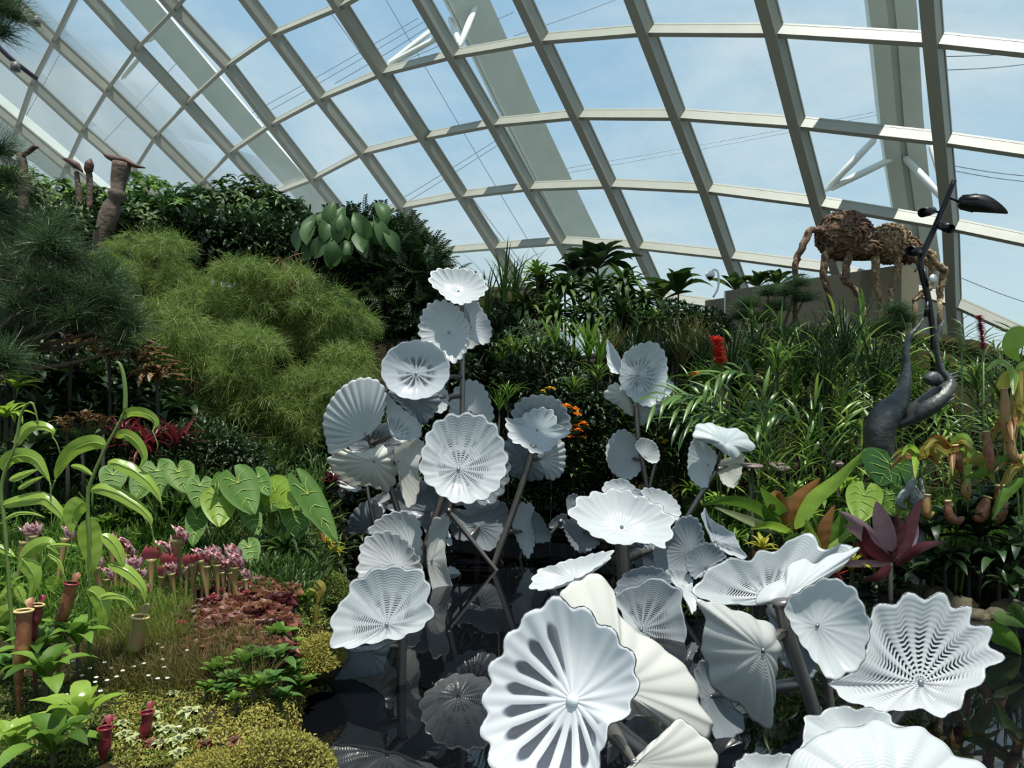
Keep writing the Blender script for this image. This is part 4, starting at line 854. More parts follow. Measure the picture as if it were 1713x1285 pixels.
brom('orange', 182, 598, 7.3, 'orange_bromeliad', 'orange and yellow bromeliad beside the banded one', sc=.7)
brom('spotted', 120, 595, 7.5, 'brown_bromeliad', 'brown spotted bromeliad under the dark pine needles', sc=.9)
brom('spotted', 112, 728, 6.4, 'spotted_bromeliad', 'upright spotted bromeliad in the shade behind the vine', sc=.65)
brom('spotted', 140, 715, 6.5, 'spotted_bromeliad', 'speckled bromeliad right of the upright spotted one', sc=.6)
brom('spotted', 172, 720, 6.5, 'spotted_bromeliad', 'small speckled bromeliad near the tall vine tip', sc=.55)
for i, (x, y, s, k) in enumerate([(205, 745, .8, 'red'), (255, 765, 1, 'red'), (300, 758, .95, 'red'), (325, 790, .55, 'red'), (225, 780, .7, 'maroon')]):
    brom(k, x, y, 6.9, 'red_cordyline', ['dark red spiky plant behind the tall vine tip', 'large dark red spiky plant with arching leaves', 'red spiky plant reaching right towards the conifers', 'small crimson rosette beside the taro leaves', 'low maroon rosette under the red spiky plants'][i], None, s, 'cordyline')
for i, (x, y, d, s) in enumerate([(15, 590, 7, .8), (25, 650, 6.8, .8), (10, 700, 6.4, .7), (0, 640, 6.8, .7)]):
    brom('green', x, y, d, 'green_bromeliad', 'bright green rosette at the left edge below the pine', 'green rosettes at the left edge', s)
for x, y, d in [(60, 640, 7.6), (110, 650, 7.8), (160, 650, 7.8), (210, 680, 7.4), (260, 710, 7.6), (70, 700, 7), (150, 760, 6.8), (60, 760, 6.4), (200, 650, 8), (350, 750, 8), (420, 780, 8.2), (480, 790, 8.3), (520, 800, 8.3), (380, 770, 7.8), (310, 700, 8)]:
    brom('dark', x, y, d, 'shaded_rosette', 'dark strap leaved plant in the deep shade below the conifers', 'dark plants in the shade', rnd.uniform(.8, 1.1), 'plant')

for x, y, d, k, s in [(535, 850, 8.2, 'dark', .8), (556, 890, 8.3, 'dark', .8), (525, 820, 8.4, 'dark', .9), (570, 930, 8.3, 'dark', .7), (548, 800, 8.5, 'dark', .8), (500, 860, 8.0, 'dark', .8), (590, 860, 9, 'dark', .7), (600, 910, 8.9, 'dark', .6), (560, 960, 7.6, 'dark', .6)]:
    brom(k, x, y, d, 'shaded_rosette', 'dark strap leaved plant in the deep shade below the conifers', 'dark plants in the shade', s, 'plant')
brom('maroon', 555, 815, 8.0, 'maroon_rosette', 'dull maroon rosette in the shade left of the tiny pale petal flower', None, .8, 'plant')

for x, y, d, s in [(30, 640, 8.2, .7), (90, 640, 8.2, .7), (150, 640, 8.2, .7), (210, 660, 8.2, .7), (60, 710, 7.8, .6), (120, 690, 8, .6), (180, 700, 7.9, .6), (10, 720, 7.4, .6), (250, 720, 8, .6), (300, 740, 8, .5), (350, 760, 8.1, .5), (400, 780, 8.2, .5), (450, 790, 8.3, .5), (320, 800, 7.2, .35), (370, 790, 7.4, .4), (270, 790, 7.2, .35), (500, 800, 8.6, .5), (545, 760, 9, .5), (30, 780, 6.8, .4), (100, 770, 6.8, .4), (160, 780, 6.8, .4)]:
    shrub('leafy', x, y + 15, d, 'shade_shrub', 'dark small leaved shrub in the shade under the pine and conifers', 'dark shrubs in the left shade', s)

for x, y, d, s in [(330, 770, 7.0, .35), (362, 765, 7.0, .35), (392, 780, 7.0, .35), (300, 760, 7.1, .35), (345, 745, 7.4, .4), (415, 800, 7.0, .3)]:
    shrub('leafy', x, y, d, 'shade_shrub', 'dark small leaved shrub in the shade under the pine and conifers', 'dark shrubs in the left shade', s)
# ------------------------------------------------------------------ pitcher vine in the foreground, traced leaf by leaf
def blade(px, wpx, d, mat, roll=0, cols=7, fold=.25, tend=None, cup=.0, shape=.62, n=22):
    """leaf along pixel points at distance d (points may carry their own), widest wpx pixels"""
    c = smooth(PL(px, d), n); T = nrm(np.gradient(c, axis=0)); v = nrm(c - np.array([0, 0, EYE]))
    S = nrm(np.cross(T, v)); Nn = nrm(np.cross(S, T)); t = np.linspace(0, 1, n); w = np.sin(PI * t ** shape) ** .75; w[0] = .12; w[-1] = .02
    w = np.maximum(w, .03) * wpx / F * d / 2; ro = math.radians(roll); V = []
    for i in range(n):
        s = S[i] * math.cos(ro) + Nn[i] * math.sin(ro); m_ = np.cross(s, T[i])
        for x in np.linspace(-1, 1, cols): V.append(c[i] + s * x * w[i] + m_ * (fold * abs(x) * w[i] + cup * x * x * w[i] + .03 * w[i] * math.sin(i * 1.3 + x * 2)))
    mb = MB(); mb.add(np.array(V), grid_quads(n, cols)); return mb, c
def add_leaf(t, g, px, wpx, d, mat, tend=None, name='leaf', **k):
    mb, c = blade(px, wpx, d, mat, **k); o = obj(name, local(mb, g).mesh(name, G_[mat]), t)
    mb = MB(); S_ = c[1:-1]; vv = nrm(S_ - np.array([0, 0, EYE])); tube(mb, S_ - vv * .004, [.0024, .001], 5, cap=False); obj('midrib', local(mb, g).mesh('midrib', G_['rib']), o)
    if tend:
        mb = MB(); tube(mb, smooth(np.concatenate([[c[-1]], PL(tend, d)]), 12), [.004, .0025], 6); obj('tendril', local(mb, g).mesh('tendril', M_stem), o)
    return o
def vine(label, g, stem_px, r, d):
    t = thing('pitcher_vine', label, 'pitcher plant', tuple(g)); c = smooth(np.concatenate([PL(stem_px, d), [g - [0, 0, .03]]]), 30)
    mb = MB(); tube(mb, c, r, 8); obj('stem', local(mb, g).mesh('stem', M_stem), t); return t
g = G(150, 3.95)
t = vine('tall climbing pitcher vine with broad yellow green leaves and a curled bud tip', g, [(209, 690), (200, 706), (190, 725), (178, 746), (166, 772), (156, 796), (148, 822), (147, 860), (150, 920)], [.007, .011], 3.9)
mb = MB(); tube(mb, smooth(PL([(209, 692), (210, 660), (207, 630), (202, 612), (196, 606), (193, 609)], 3.9), 16), [.012, .011, .008, .004], 8); obj('bud', local(mb, g).mesh('bud', M_stem), t, 'long curled leaf bud at the tip')
for px, w, td, ro in [([(177, 746), (160, 740), (140, 744), (121, 754), (106, 772), (97, 790), (93, 803)], 27, [(88, 815), (84, 828), (80, 842)], 12), ([(195, 733), (207, 727), (222, 734), (236, 750), (241, 768), (232, 784)], 20, None, -25),
        ([(202, 702), (218, 691), (238, 691), (254, 698), (261, 709), (255, 720)], 19, [(260, 733), (264, 745), (262, 754)], -30), ([(180, 773), (198, 776), (222, 786), (246, 804), (262, 824), (270, 842)], 23, [(271, 855)], 20),
        ([(148, 818), (168, 817), (192, 823), (216, 836), (238, 852), (251, 868), (253, 881)], 22, [(257, 900), (262, 928)], 15), ([(118, 779), (134, 782), (148, 790), (157, 797)], 10, None, 0),
        ([(150, 868), (149, 890), (152, 915), (154, 940), (147, 969)], 37, [(142, 990), (138, 1008)], -8), ([(170, 894), (184, 903), (196, 918), (203, 936), (205, 950)], 22, None, 20), ([(180, 943), (204, 950), (224, 964), (240, 984), (243, 1010)], 22, [(240, 1024), (248, 1050)], 25),
        ([(146, 985), (162, 996), (172, 1016), (170, 1042), (160, 1066)], 27, None, -12), ([(165, 1000), (188, 995), (212, 1001), (226, 1022)], 14, None, 30)]:
    add_leaf(t, g, px, w, 3.9, 'vine', td, roll=ro)
g = G(30, 3.7)
t = vine('pitcher vine at the left edge with a hooked tip', g, [(52, 673), (42, 680), (34, 698), (29, 730), (24, 752), (8, 790), (2, 830), (10, 900)], [.006, .010], 3.7)
mb = MB(); tube(mb, smooth(PL([(50, 674), (55, 676), (60, 690), (64, 711)], 3.7), 10), [.007, .003], 6); obj('bud', local(mb, g).mesh('bud', M_stem), t, 'hooked leaf bud')
for px, w, td, ro in [([(25, 748), (36, 726), (52, 713), (72, 712), (88, 720), (88, 731)], 19, [(95, 742), (101, 760)], 20), ([(6, 788), (14, 770), (36, 762), (58, 768), (72, 786), (84, 808)], 26, [(85, 828), (86, 852)], -15), ([(15, 803), (38, 794), (66, 784)], 14, None, 30),
        ([(30, 818), (50, 806), (73, 797)], 11, None, 30), ([(-4, 847), (36, 837), (72, 833), (92, 848), (106, 866), (100, 884)], 22, None, 12), ([(140, 838), (126, 850), (119, 870), (121, 892)], 32, [(119, 915)], 0), ([(0, 876), (24, 860), (50, 858), (78, 866)], 9, None, 40),
        ([(35, 933), (45, 944), (57, 966), (50, 1002)], 30, [(51, 1020), (52, 1032)], -18), ([(34, 934), (58, 914), (82, 908), (98, 928)], 24, None, 10), ([(76, 914), (102, 911), (130, 913)], 8, None, 30), ([(80, 926), (98, 938), (108, 964)], 9, [(112, 975)], 30),
        ([(-6, 912), (12, 922), (26, 932)], 14, None, 20), ([(26, 972), (14, 988), (-4, 1003)], 22, None, -20), ([(28, 980), (36, 996), (40, 1010)], 16, None, 0), ([(-6, 1040), (10, 1022), (25, 1020)], 24, None, 0), ([(98, 965), (90, 978), (88, 992)], 26, None, 25)]:
    add_leaf(t, g, px, w, 3.7, 'vine', td, roll=ro)
def pitcher(label, px, d, rpx, mat, lipm, lid=None, group=None):
    c = smooth(PL(px, d), 14); g = np.array([c[-1][0], c[-1][1], ground(c[-1][0], c[-1][1])]); R = rpx / F * d
    t = thing('pitcher', label, 'pitcher', tuple(g), group); mb = MB(); n = len(c)
    rr = R * np.interp(np.linspace(0, 1, n), [0, .1, .3, .7, .92, 1], [1, .92, .88, .95, .6, .16]); tube(mb, np.concatenate([c, [g]]) if c[-1][2] > g[2] + .02 else c, rr, 14, cap=False)
    obj('tube', local(mb, g).mesh('tube', mat), t)
    mb = MB(); a = np.linspace(0, 2 * PI, 20, endpoint=False); ax = nrm(c[0] - c[1]); U = nrm(np.cross(ax, [0, 1, .2])); W = np.cross(ax, U)
    tube(mb, c[0] + R * 1.05 * (np.cos(a)[:, None] * U + np.sin(a)[:, None] * W) + ax * R * .25 * np.cos(a)[:, None] * 0, R * .16, 8, closed=True); obj('lip', local(mb, g).mesh('lip', lipm), t, 'pale rolled rim')
    mb = MB(); scatter(mb, T_pad[0], np.array([c[0] - W * R * 1.0 * np.sign(W[1]) * -1]), np.array([nrm(ax * .9 - W * .5)]), np.array([nrm(W)]), R * 1.6, R * 1.3); obj('lid', local(mb, g).mesh('lid', lid or mat), t)
    return t
pitcher('tall red brown pitcher at the left edge with a pale lip', [(40, 1022), (40, 1050), (38, 1085), (32, 1118)], 3.6, 13, M_pit, M_lip, M_pit)
pitcher('leaning brown pitcher under the long upright vine leaf', [(119, 976), (114, 1000), (107, 1024), (98, 1044)], 3.85, 11, M_pit, M_pitred)
pitcher('short maroon pitcher beside the tall red brown one', [(62, 1012), (60, 1030), (58, 1046)], 3.7, 10, M_pitred, M_lip)
pitcher('fat speckled green pitcher standing in the grass', [(235, 1032), (232, 1054), (226, 1080), (222, 1092)], 4.0, 13, M_tube_, M_lip)
pitcher('glossy dark red pitcher low in the moss', [(246, 1192), (246, 1206), (243, 1222), (240, 1236)], 3.35, 10, M_pitred, M_pitred, M_pitred)
pitcher('small pink hanging pitcher beside the dark fern', [(434, 972), (436, 982), (436, 992), (434, 998)], 5.4, 5, M_pitred, M_lip)
pitcher('dark mottled pitcher left of the glossy red one', [(176, 1218), (176, 1240), (172, 1262)], 3.2, 11, M_pitred, M_pitred)

# taro with heart leaves
TARO_V = None
def heart(t, g, base, tip, wpx, d, mat='taro', lean=.35, foot=None):
    """heart leaf: base notch and tip in pixels"""
    b, e = P(base[0], base[1], d), P(tip[0], tip[1], d - .12); ax = e - b; L_ = np.linalg.norm(ax); Y = ax / L_; v = nrm(b - np.array([0, 0, EYE])); X = nrm(np.cross(Y, v)); Z = nrm(np.cross(X, Y))
    if Z[2] < 0 and abs(Z[2]) > .5: Z = -Z
    W_ = wpx / F * d / 2; V = []; nu, nv = 15, 9
    for i in range(nu):
        u = i / (nu - 1); yy = -.30 + 1.30 * u
        w = (math.sin(PI * min(1, (u + .02) ** .62)) ** .62) if u < 1 else .02
        for j in range(nv):
            x = -1 + 2 * j / (nv - 1); notch = .30 * max(0, 1 - abs(x) * 2.4) * (1 - u) ** 3
            yq = yy + notch; V.append(b + Y * L_ * yq + X * W_ * w * x + Z * (.10 * W_ * abs(x) - .22 * W_ * (yq - .2) ** 2 + .03 * W_ * math.cos(x * 9)))
    mb = MB(); mb.add(np.array(V), grid_quads(nu, nv)); o = obj('leaf', local(mb, g).mesh('leaf', G_[mat]), t)
    mb = MB(); off = -.004 * v if np.dot(Z, v) > 0 else -.004 * v
    for i1, j1 in [(nu - 2, 4)] + [(k_, j_) for k_ in (2, 5, 8, 11) for j_ in (1, 7)]:
        i0 = max(3, min(10, i1 - 2)); tube(mb, smooth([V[i0 * nv + 4] + off, V[((i0 + i1) // 2) * nv + (4 + j1) // 2] + off, V[i1 * nv + j1] + off], 6), [.004, .0015], 5, cap=False)
    obj('veins', local(mb, g).mesh('veins', G_['rib']), o)
    mb = MB(); f = foot if foot is not None else np.array([b[0] * .97 + .05, b[1] + .3, ground(b[0], b[1] + .3)])
    tube(mb, smooth([b, b * .6 + f * .4 + [0, .06, .08], f - [0, 0, .02]], 12), [.006, .013], 7); obj('petiole', local(mb, g).mesh('petiole', M_stem), o)
    return o
for lab, d, lv in [('taro plant with a yellow heart leaf facing the viewer', 5.9, [((367, 829), (367, 883), 60, 'bright'), ((395, 800), (427, 862), 62, 'taro'), ((418, 858), (433, 895), 34, 'taro'), ((330, 862), (322, 915), 36, 'taro'), ((372, 808), (352, 812), 40, 'taro')]),
                   ('taro plant with long pointed leaves reaching to the pond', 6.0, [((455, 818), (500, 845), 56, 'bright'), ((492, 848), (501, 905), 46, 'taro'), ((508, 815), (566, 910), 44, 'taro'), ((435, 832), (470, 852), 40, 'taro'), ((430, 795), (452, 830), 34, 'taro'), ((495, 825), (520, 868), 40, 'taro')]),
                   ('taro plant with shadowed leaves left of the yellow heart leaf', 6.1, [((262, 783), (272, 830), 58, 'taro'), ((298, 785), (312, 825), 50, 'mid'), ((335, 808), (328, 850), 44, 'taro'), ((240, 800), (225, 838), 40, 'taro'), ((190, 790), (185, 830), 44, 'taro')]),
                   ('small low taro leaf above the trumpet pitchers', 5.5, [((416, 912), (426, 948), 36, 'taro')])]:
    m_ = np.mean([l[0] for l in lv], 0); g = G(m_[0], d + .35); t = thing('taro_plant', lab, 'taro', tuple(g))
    for b, e, w, mt in lv: heart(t, g, b, e, w, d + rnd.uniform(-.15, .15), mt, foot=g + [rnd.uniform(-.08, .08), rnd.uniform(-.05, .05), 0])

# trumpet pitchers
def trumpet(mat_h, seed):
    r = np.random.default_rng(seed); mb = MB(); lathe(mb, [(0, .008), (.1, .010), (.2, .015), (.255, .022), (.27, .028), (.265, .022), (.2, .012)], (0, 0, 0), n=12); tm = mb.mesh('tube', M_tube_)
    mb = MB(); n = 9; V = []
    for i in range(7):
        for j in range(n):
            u, x = i / 6, -1 + 2 * j / (n - 1); w = .012 + .036 * math.sin(PI * min(1, u * .75 + .1)); V.append((x * w, .026 - .05 * u * u * u - .012 * math.cos(x * 9) * u, .255 + .10 * u - .02 * u * u * u + .014 * math.cos(x * 10 + u) * u))
    mb.add(np.array(V), grid_quads(7, n)); return [('tube', tm), ('hood', mb.mesh('hood', G_[mat_h]))]
TRP = [trumpet('hood', 1), trumpet('hoodred', 2), trumpet('hood', 3)]
for i, (x, y, k, s) in enumerate([(198, 898, 0, 1), (212, 912, 1, 1.1), (196, 915, 0, .9), (238, 938, 0, 1.1), (252, 926, 1, 1.1), (266, 936, 1, 1), (262, 955, 1, .9), (284, 914, 0, 1.2), (297, 918, 0, 1.1), (240, 962, 0, .9), (296, 950, 0, .9), (278, 960, 1, .8), (285, 885, 0, 1.2), (305, 900, 2, 1), (336, 946, 0, 1.05), (346, 938, 0, 1.1), (330, 958, 2, .9), (372, 925, 2, 1.1), (384, 928, 2, 1.2), (392, 940, 2, 1.1), (366, 935, 2, 1), (350, 925, 2, 1), (25, 895, 2, 1.1), (60, 880, 2, 1.2), (90, 888, 2, 1.1), (310, 940, 1, 1), (322, 930, 1, .9), (400, 948, 2, 1), (378, 950, 2, .9), (225, 905, 2, 1), (250, 985, 2, .7), (180, 960, 2, .9), (175, 935, 2, 1), (415, 965, 2, .8)]):
    d = 5.1 if y < 925 else 4.9; c = P(x, y, d); gz = ground(c[0], c[1]); h = c[2] - gz
    kd = ['white veined', 'dark red', 'greenish'][k]
    t = put(TRP[k], 'trumpet_pitcher', {0: 'trumpet pitcher with a white purple veined hood in the bog bed', 1: 'trumpet pitcher with a dark red hood in the bog bed', 2: 'trumpet pitcher with a dull greenish pink hood in the bog bed'}[k], 'pitcher plant', (c[0], c[1], gz), kd + ' trumpet pitchers', rnd.uniform(-.8, .8), 1)
    sz = max(.6, h / .3); t.rotation_euler = (rnd.uniform(-.16, .16), rnd.uniform(-.2, .2), t.rotation_euler[2]); t.scale = (s * 1.1, s * 1.1, sz)
    for ch in t.children:
        if ch.name.startswith('hood'): ch.scale = (1, 1, 1 / sz * s * 1.1); ch.location = (0, 0, .255 * (1 - s * 1.1 / sz))
# ruffled purple pitchers
def ruffle(mat, seed):
    r = np.random.default_rng(seed); mb = MB(); rosette(mb, (0, 0, 0), 16, .15, .07, [leaf_tpl(6, 'paddle', b, .5, 5, .12) for b in (.2, .6)], .2, 1.3, r); return mb.mesh('leaves', G_[mat])
RUF = [ruffle('purple', 1), ruffle('maroon', 2), ruffle('purple', 3)]
mb = MB(); rosette(mb, (0, 0, .12), 9, .05, .03, T_ov, .2, 1.2); R_FL = mb.mesh('flower', G_['hoodred'])
i = 0
for y in range(985, 1112, 13):
    for x in range(300 if y > 1020 else 340, 482, 19):
        xx, yy = x + rnd.uniform(-7, 7), y + rnd.uniform(-5, 5); p = hit(xx, yy + 14)
        t = thing('purple_pitcher_rosette', 'ruffled purple brown rosette in the patch above the brown grass', 'pitcher plant', tuple(p), 'ruffled purple rosettes', rnd.uniform(0, 6), rnd.uniform(.75, 1.15)); obj('leaves', RUF[rnd.randrange(3)], t)
        if rnd.random() < .045: obj('flower', R_FL, t)
# bog grasses: countless
def grass_patch(name, label, mat, poly, n, L_, W_, seed, cat='grass', lift=0, e=1.0):
    r = np.random.default_rng(seed); pts = []
    for _ in range(n):
        a, b = r.random(), r.random(); x = poly[0] + (poly[2] - poly[0]) * a; y = poly[1] + (poly[3] - poly[1]) * b; pts.append(hit(x, y))
    pts = np.array(pts); k = 7; p = np.repeat(pts, k, 0) + r.normal(size=(n * k, 3)) * [.03, .03, 0]
    yd = nrm(r.normal(size=p.shape) * .5 + UP * e); mb = MB(); spread(mb, T_needle, p, yd, nrm(r.normal(size=p.shape)), L_ * (.5 + .7 * r.random(len(p))), W_, r)
    o = obj(name, mb.mesh(name, G_[mat])); tag(o, label, cat); o['kind'] = 'stuff'; return o
grass_patch('bog_grass', 'brownish fine grass between the purple rosettes and the moss', 'brown', (130, 1085, 440, 1160), 1100, .17, .0035, 1)
grass_patch('sedge_grass', 'yellow green fine grass around the fat speckled pitcher', 'grass', (180, 1035, 310, 1110), 600, .2, .0035, 2)
grass_patch('low_herb_cover', 'short green ground cover under the trumpet pitchers', 'mid', (-420, 900, 300, 1060), 1900, .2, .012, 3)
grass_patch('shade_herb_cover', 'short dark ground cover below the taro and the rosettes', 'dark', (300, 880, 560, 1010), 700, .14, .014, 4)
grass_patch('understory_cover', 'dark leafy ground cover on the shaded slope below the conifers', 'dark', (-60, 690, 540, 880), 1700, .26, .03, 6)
def moss_patch(name, label, mat, regions, n, L_, W_, seed):
    r = np.random.default_rng(seed); pts = []
    for (x0, y0, x1, y1), f in regions:
        for _ in range(int(n * f)): pts.append(hit(r.uniform(x0, x1), r.uniform(y0, y1)))
    p = np.array(pts); yd = nrm(r.normal(size=p.shape) * .8 + UP * .8); mb = MB(); spread(mb, T_ov, p + r.normal(size=p.shape) * .008, yd, nrm(r.normal(size=p.shape) * .4 + UP), L_ * (.6 + .8 * r.random(len(p))), W_, r)
    o = obj(name, mb.mesh(name, G_[mat])); tag(o, label, 'moss'); o['kind'] = 'stuff'
moss_patch('green_moss', 'dark green moss at the bottom left of the bed', 'moss2', [((-10, 1130, 330, 1290), .7), ((-420, 1060, 0, 1420), .5)], 12000, .02, .008, 1)
moss_patch('golden_moss', 'golden moss carpet along the front of the bed', 'moss', [((190, 1150, 540, 1290), .8), ((480, 1040, 575, 1135), .2)], 13000, .018, .009, 2)
moss_patch('bank_moss', 'olive moss on the shaded bank by the croton', 'moss2', [((500, 900, 585, 1050), 1)], 2500, .03, .012, 3)
# moss mounds
for lab, x0, y0, d, rx, ry, rz, mt in [('golden moss mound at the front corner of the bed', 462, 1268, 3.15, .23, .2, .17, 'moss'), ('golden moss mound under the bright left flower', 535, 1085, 4.55, .14, .25, .13, 'moss'), ('dull olive moss mound beside the croton', 548, 978, 6.2, .18, .2, .2, 'moss2'), ('yellow moss hummock left of the corner mound', 375, 1282, 3.1, .2, .16, .08, 'moss')]:
    p = hit(x0, y0) if d is None else np.array([(x0 - CX) / F * d, d, 0]); p[2] = max(.0, P(x0, y0, d)[2] - rz * .55); r = np.random.default_rng(int(x0))
    t = thing('moss_mound', lab, 'moss', tuple(p)); mb = MB(); ellipsoid(mb, (0, 0, 0), (rx, ry, rz), 14, 22, None, .03, int(x0)); obj('mound', mb.mesh('mound', M_soil), t)
    dd = rsph(7000, r); dd[:, 2] = np.abs(dd[:, 2]); q = dd * [rx, ry, rz] * (1 + .05 * r.normal(size=(7000, 1))); mb = MB()
    spread(mb, T_ov, q, nrm(dd + r.normal(size=dd.shape) * .6), nrm(r.normal(size=dd.shape)), .017, .008, r); obj('moss_cover', mb.mesh('cover', G_[mt]), t)
# white button flowers
mb = MB(); ellipsoid(mb, (0, 0, .2), (.011, .011, .008), 7, 10); B1 = mb.mesh('button', G_['white']); mb = MB(); tube(mb, [(0, 0, 0), (.006, 0, .1), (0, 0, .2)], .0015, 5); B2 = mb.mesh('stalk', M_stem)
for x, y in [(198, 1101), (224, 1115), (205, 1122), (265, 1077), (272, 1083), (313, 1088), (272, 1103), (275, 1116), (248, 1130), (264, 1135), (280, 1134), (161, 1133), (179, 1138), (159, 1141), (126, 1155), (168, 1156), (126, 1165), (111, 1162), (137, 1130), (131, 1121), (122, 1106), (113, 1108), (402, 1105), (412, 1100), (251, 1201), (300, 1215), (195, 1132), (134, 1066), (215, 1085), (150, 1118), (185, 1118), (175, 1108), (240, 1110)]:
    p = hit(x, y + 40); c = P(x, y, p[1]); h = max(.05, c[2] - p[2]); t = put([('flower_head', B1), ('stalk', B2)], 'button_flower', 'tiny white button flower on a thin stalk in the grass', 'flower', (c[0], c[1], p[2]), 'white button flowers'); t.scale = (1, 1, h / .2); 
    for ch in t.children:
        if ch.name.startswith('flower_head'): ch.scale = (1, 1, 1)
# small rosettes and leafy herbs at the front
ROS = {'strap': rosette_plant(11, .3, .075, 'vine', T_pad[1:], .3, 1.25, 11), 'strap2': rosette_plant(11, .28, .08, 'mid', T_pad[1:], .3, 1.25, 12), 'butter': rosette_plant(13, .06, .03, 'pale', T_ov, .05, .6, 13), 'herb': rosette_plant(18, .15, .055, 'mid', T_pad, .55, 1.45, 14), 'herb2': rosette_plant(16, .14, .055, 'taro', T_pad, .5, 1.4, 15), 'pink': rosette_plant(12, .05, .025, 'purple', T_ov, .1, .8, 16)}
def herb(kind, x, y, name, label, group=None, sc=1, cat='plant', d=None, up=0):
    p = hit(x, y) if d is None else np.array([(x - CX) / F * d, d, ground((x - CX) / F * d, d)]); z = p[2] + up
    if d is not None: z = P(x, y, d)[2]
    t = thing(name, label, cat, tuple(p), group, rnd.uniform(0, 6)); o = obj('leaves', ROS[kind], t); o.location = (0, 0, z - p[2] + .01); o.scale = (sc,) * 3
    mb = MB(); tube(mb, [(0, 0, -.03), (0, 0, max(.02, z - p[2] + .03))], .008, 6); obj('stem', mb.mesh('stem', M_stemd), t); return t
herb('strap', 135, 1218, 'strap_leaf_rosette', 'yellow green rosette with curved broad leaves at the bottom left', None, 1.0, d=3.3)
herb('strap2', 88, 1268, 'strap_leaf_rosette', 'rosette with an orange tinged leaf at the bottom left corner', None, 1.0, d=3.1)
herb('strap', 20, 1262, 'strap_leaf_rosette', 'small rosette cut by the left edge near the corner', None, .75, d=3.1)
herb('strap2', 78, 1145, 'strap_leaf_rosette', 'dark green rosette below the tall red brown pitcher', None, 1.0, d=3.55)
herb('strap2', 130, 1085, 'strap_leaf_rosette', 'broad leaved rosette above the white button flowers', None, .9, d=3.8)
herb('strap2', 60, 1105, 'strap_leaf_rosette', 'leafy rosette right of the tall red brown pitcher', None, .85, d=3.7)
for i, (x, y) in enumerate([(205, 1222), (208, 1242), (262, 1225), (280, 1235), (270, 1250), (300, 1250), (255, 1212), (290, 1172), (318, 1200), (230, 1250), (300, 1268), (330, 1240)]):
    herb('butter', x, y, 'butterwort', 'tiny pale green butterwort rosette in the moss', 'pale butterworts', rnd.uniform(.8, 1.2))
for x, y in [(240, 1245), (255, 1258), (182, 1215), (400, 1258), (345, 1252), (395, 1245)]: herb('pink', x, y, 'sundew', 'tiny reddish rosette in the moss', 'reddish sundews', 1)
for i, (x, y, k, s) in enumerate([(365, 1140, 'herb', .8), (385, 1150, 'herb2', .7), (410, 1125, 'herb', .9), (435, 1120, 'herb2', .9), (462, 1125, 'herb2', 1.1), (480, 1150, 'herb', 1), (450, 1160, 'herb2', .9), (498, 1120, 'herb', .8), (425, 1165, 'herb', .7), (375, 1172, 'herb2', .6), (395, 1185, 'herb', .5), (470, 1185, 'herb2', .8), (500, 1165, 'herb', 1), (345, 1165, 'herb', .5), (465, 1075, 'herb', .9), (490, 1060, 'herb2', .8), (480, 1095, 'herb', .8), (510, 1010, 'herb', .8), (420, 1100, 'herb2', .6), (20, 1085, 'herb', 1), (10, 1130, 'herb2', 1), (100, 1060, 'herb', .9), (70, 1075, 'herb2', .8), (170, 1050, 'herb2', .7), (200, 1000, 'herb', .9), (225, 1015, 'herb2', .9), (140, 950, 'herb', 1), (120, 930, 'herb2', 1), (85, 1000, 'herb', 1), (30, 960, 'herb2', 1.2), (10, 1000, 'herb', 1.2), (60, 900, 'herb2', 1.2), (100, 870, 'herb', 1.2), (20, 870, 'herb2', 1.2), (60, 840, 'herb', 1.3), (130, 860, 'herb2', 1.2), (230, 870, 'herb', 1.2), (270, 860, 'herb2', 1.2), (300, 850, 'herb', 1.2), (200, 850, 'herb2', 1.3), (180, 880, 'herb', 1.2), (250, 900, 'herb', 1)]):
    herb(k, x, y + 15, 'broadleaf_herb', 'small round leaved green herb in the bog bed', 'round leaved herbs', s * 1.1, 'herb', up=.04)
# croton, dark fern, thin arching plant by the bank
BRO['fern'] = rosette_plant(40, .5, .05, 'dark', T_strap, -.1, 1.1, 21); BRO['croton'] = rosette_plant(26, .2, .035, 'yellow', T_lance, .0, 1.2, 22); BRO['crored'] = rosette_plant(14, .18, .03, 'redfl', T_lance, .2, 1.3, 23)
brom('fern', 478, 925, 5.9, 'dark_fern', 'dark arching fern below the taro', None, .75, 'fern'); brom('fern', 455, 965, 5.6, 'dark_fern', 'smaller dark fern in front of the first', None, .55, 'fern')
brom('croton', 545, 912, 6.8, 'croton', 'yellow leaved croton on the bank by the flowers', None, .9, 'croton'); brom('crored', 530, 903, 6.7, 'croton', 'red leaved croton beside the yellow one', None, .8, 'croton'); brom('croton', 560, 925, 6.9, 'croton', 'small yellow croton at the very edge of the bank', None, .7, 'croton')
t = thing('arching_pitcher_plant', 'thin plant with a drooping pitcher near the bright left flower', 'pitcher plant', tuple(G(512, 5.2))); g = G(512, 5.2)
mb = MB(); tube(mb, smooth([g, P(500, 1020, 5.2), P(512, 978, 5.2), P(532, 972, 5.2)], 16), [.008, .004], 7); obj('stem', local(mb, g).mesh('stem', M_stem), t)
for px, w in [([(528, 972), (538, 985), (532, 1008)], 16), ([(515, 985), (530, 992), (531, 1010)], 12), ([(531, 1010), (526, 1040), (520, 1065)], 10), ([(498, 1050), (492, 1040), (500, 1020)], 15)]: add_leaf(t, g, px, w, 5.2, 'ochre')
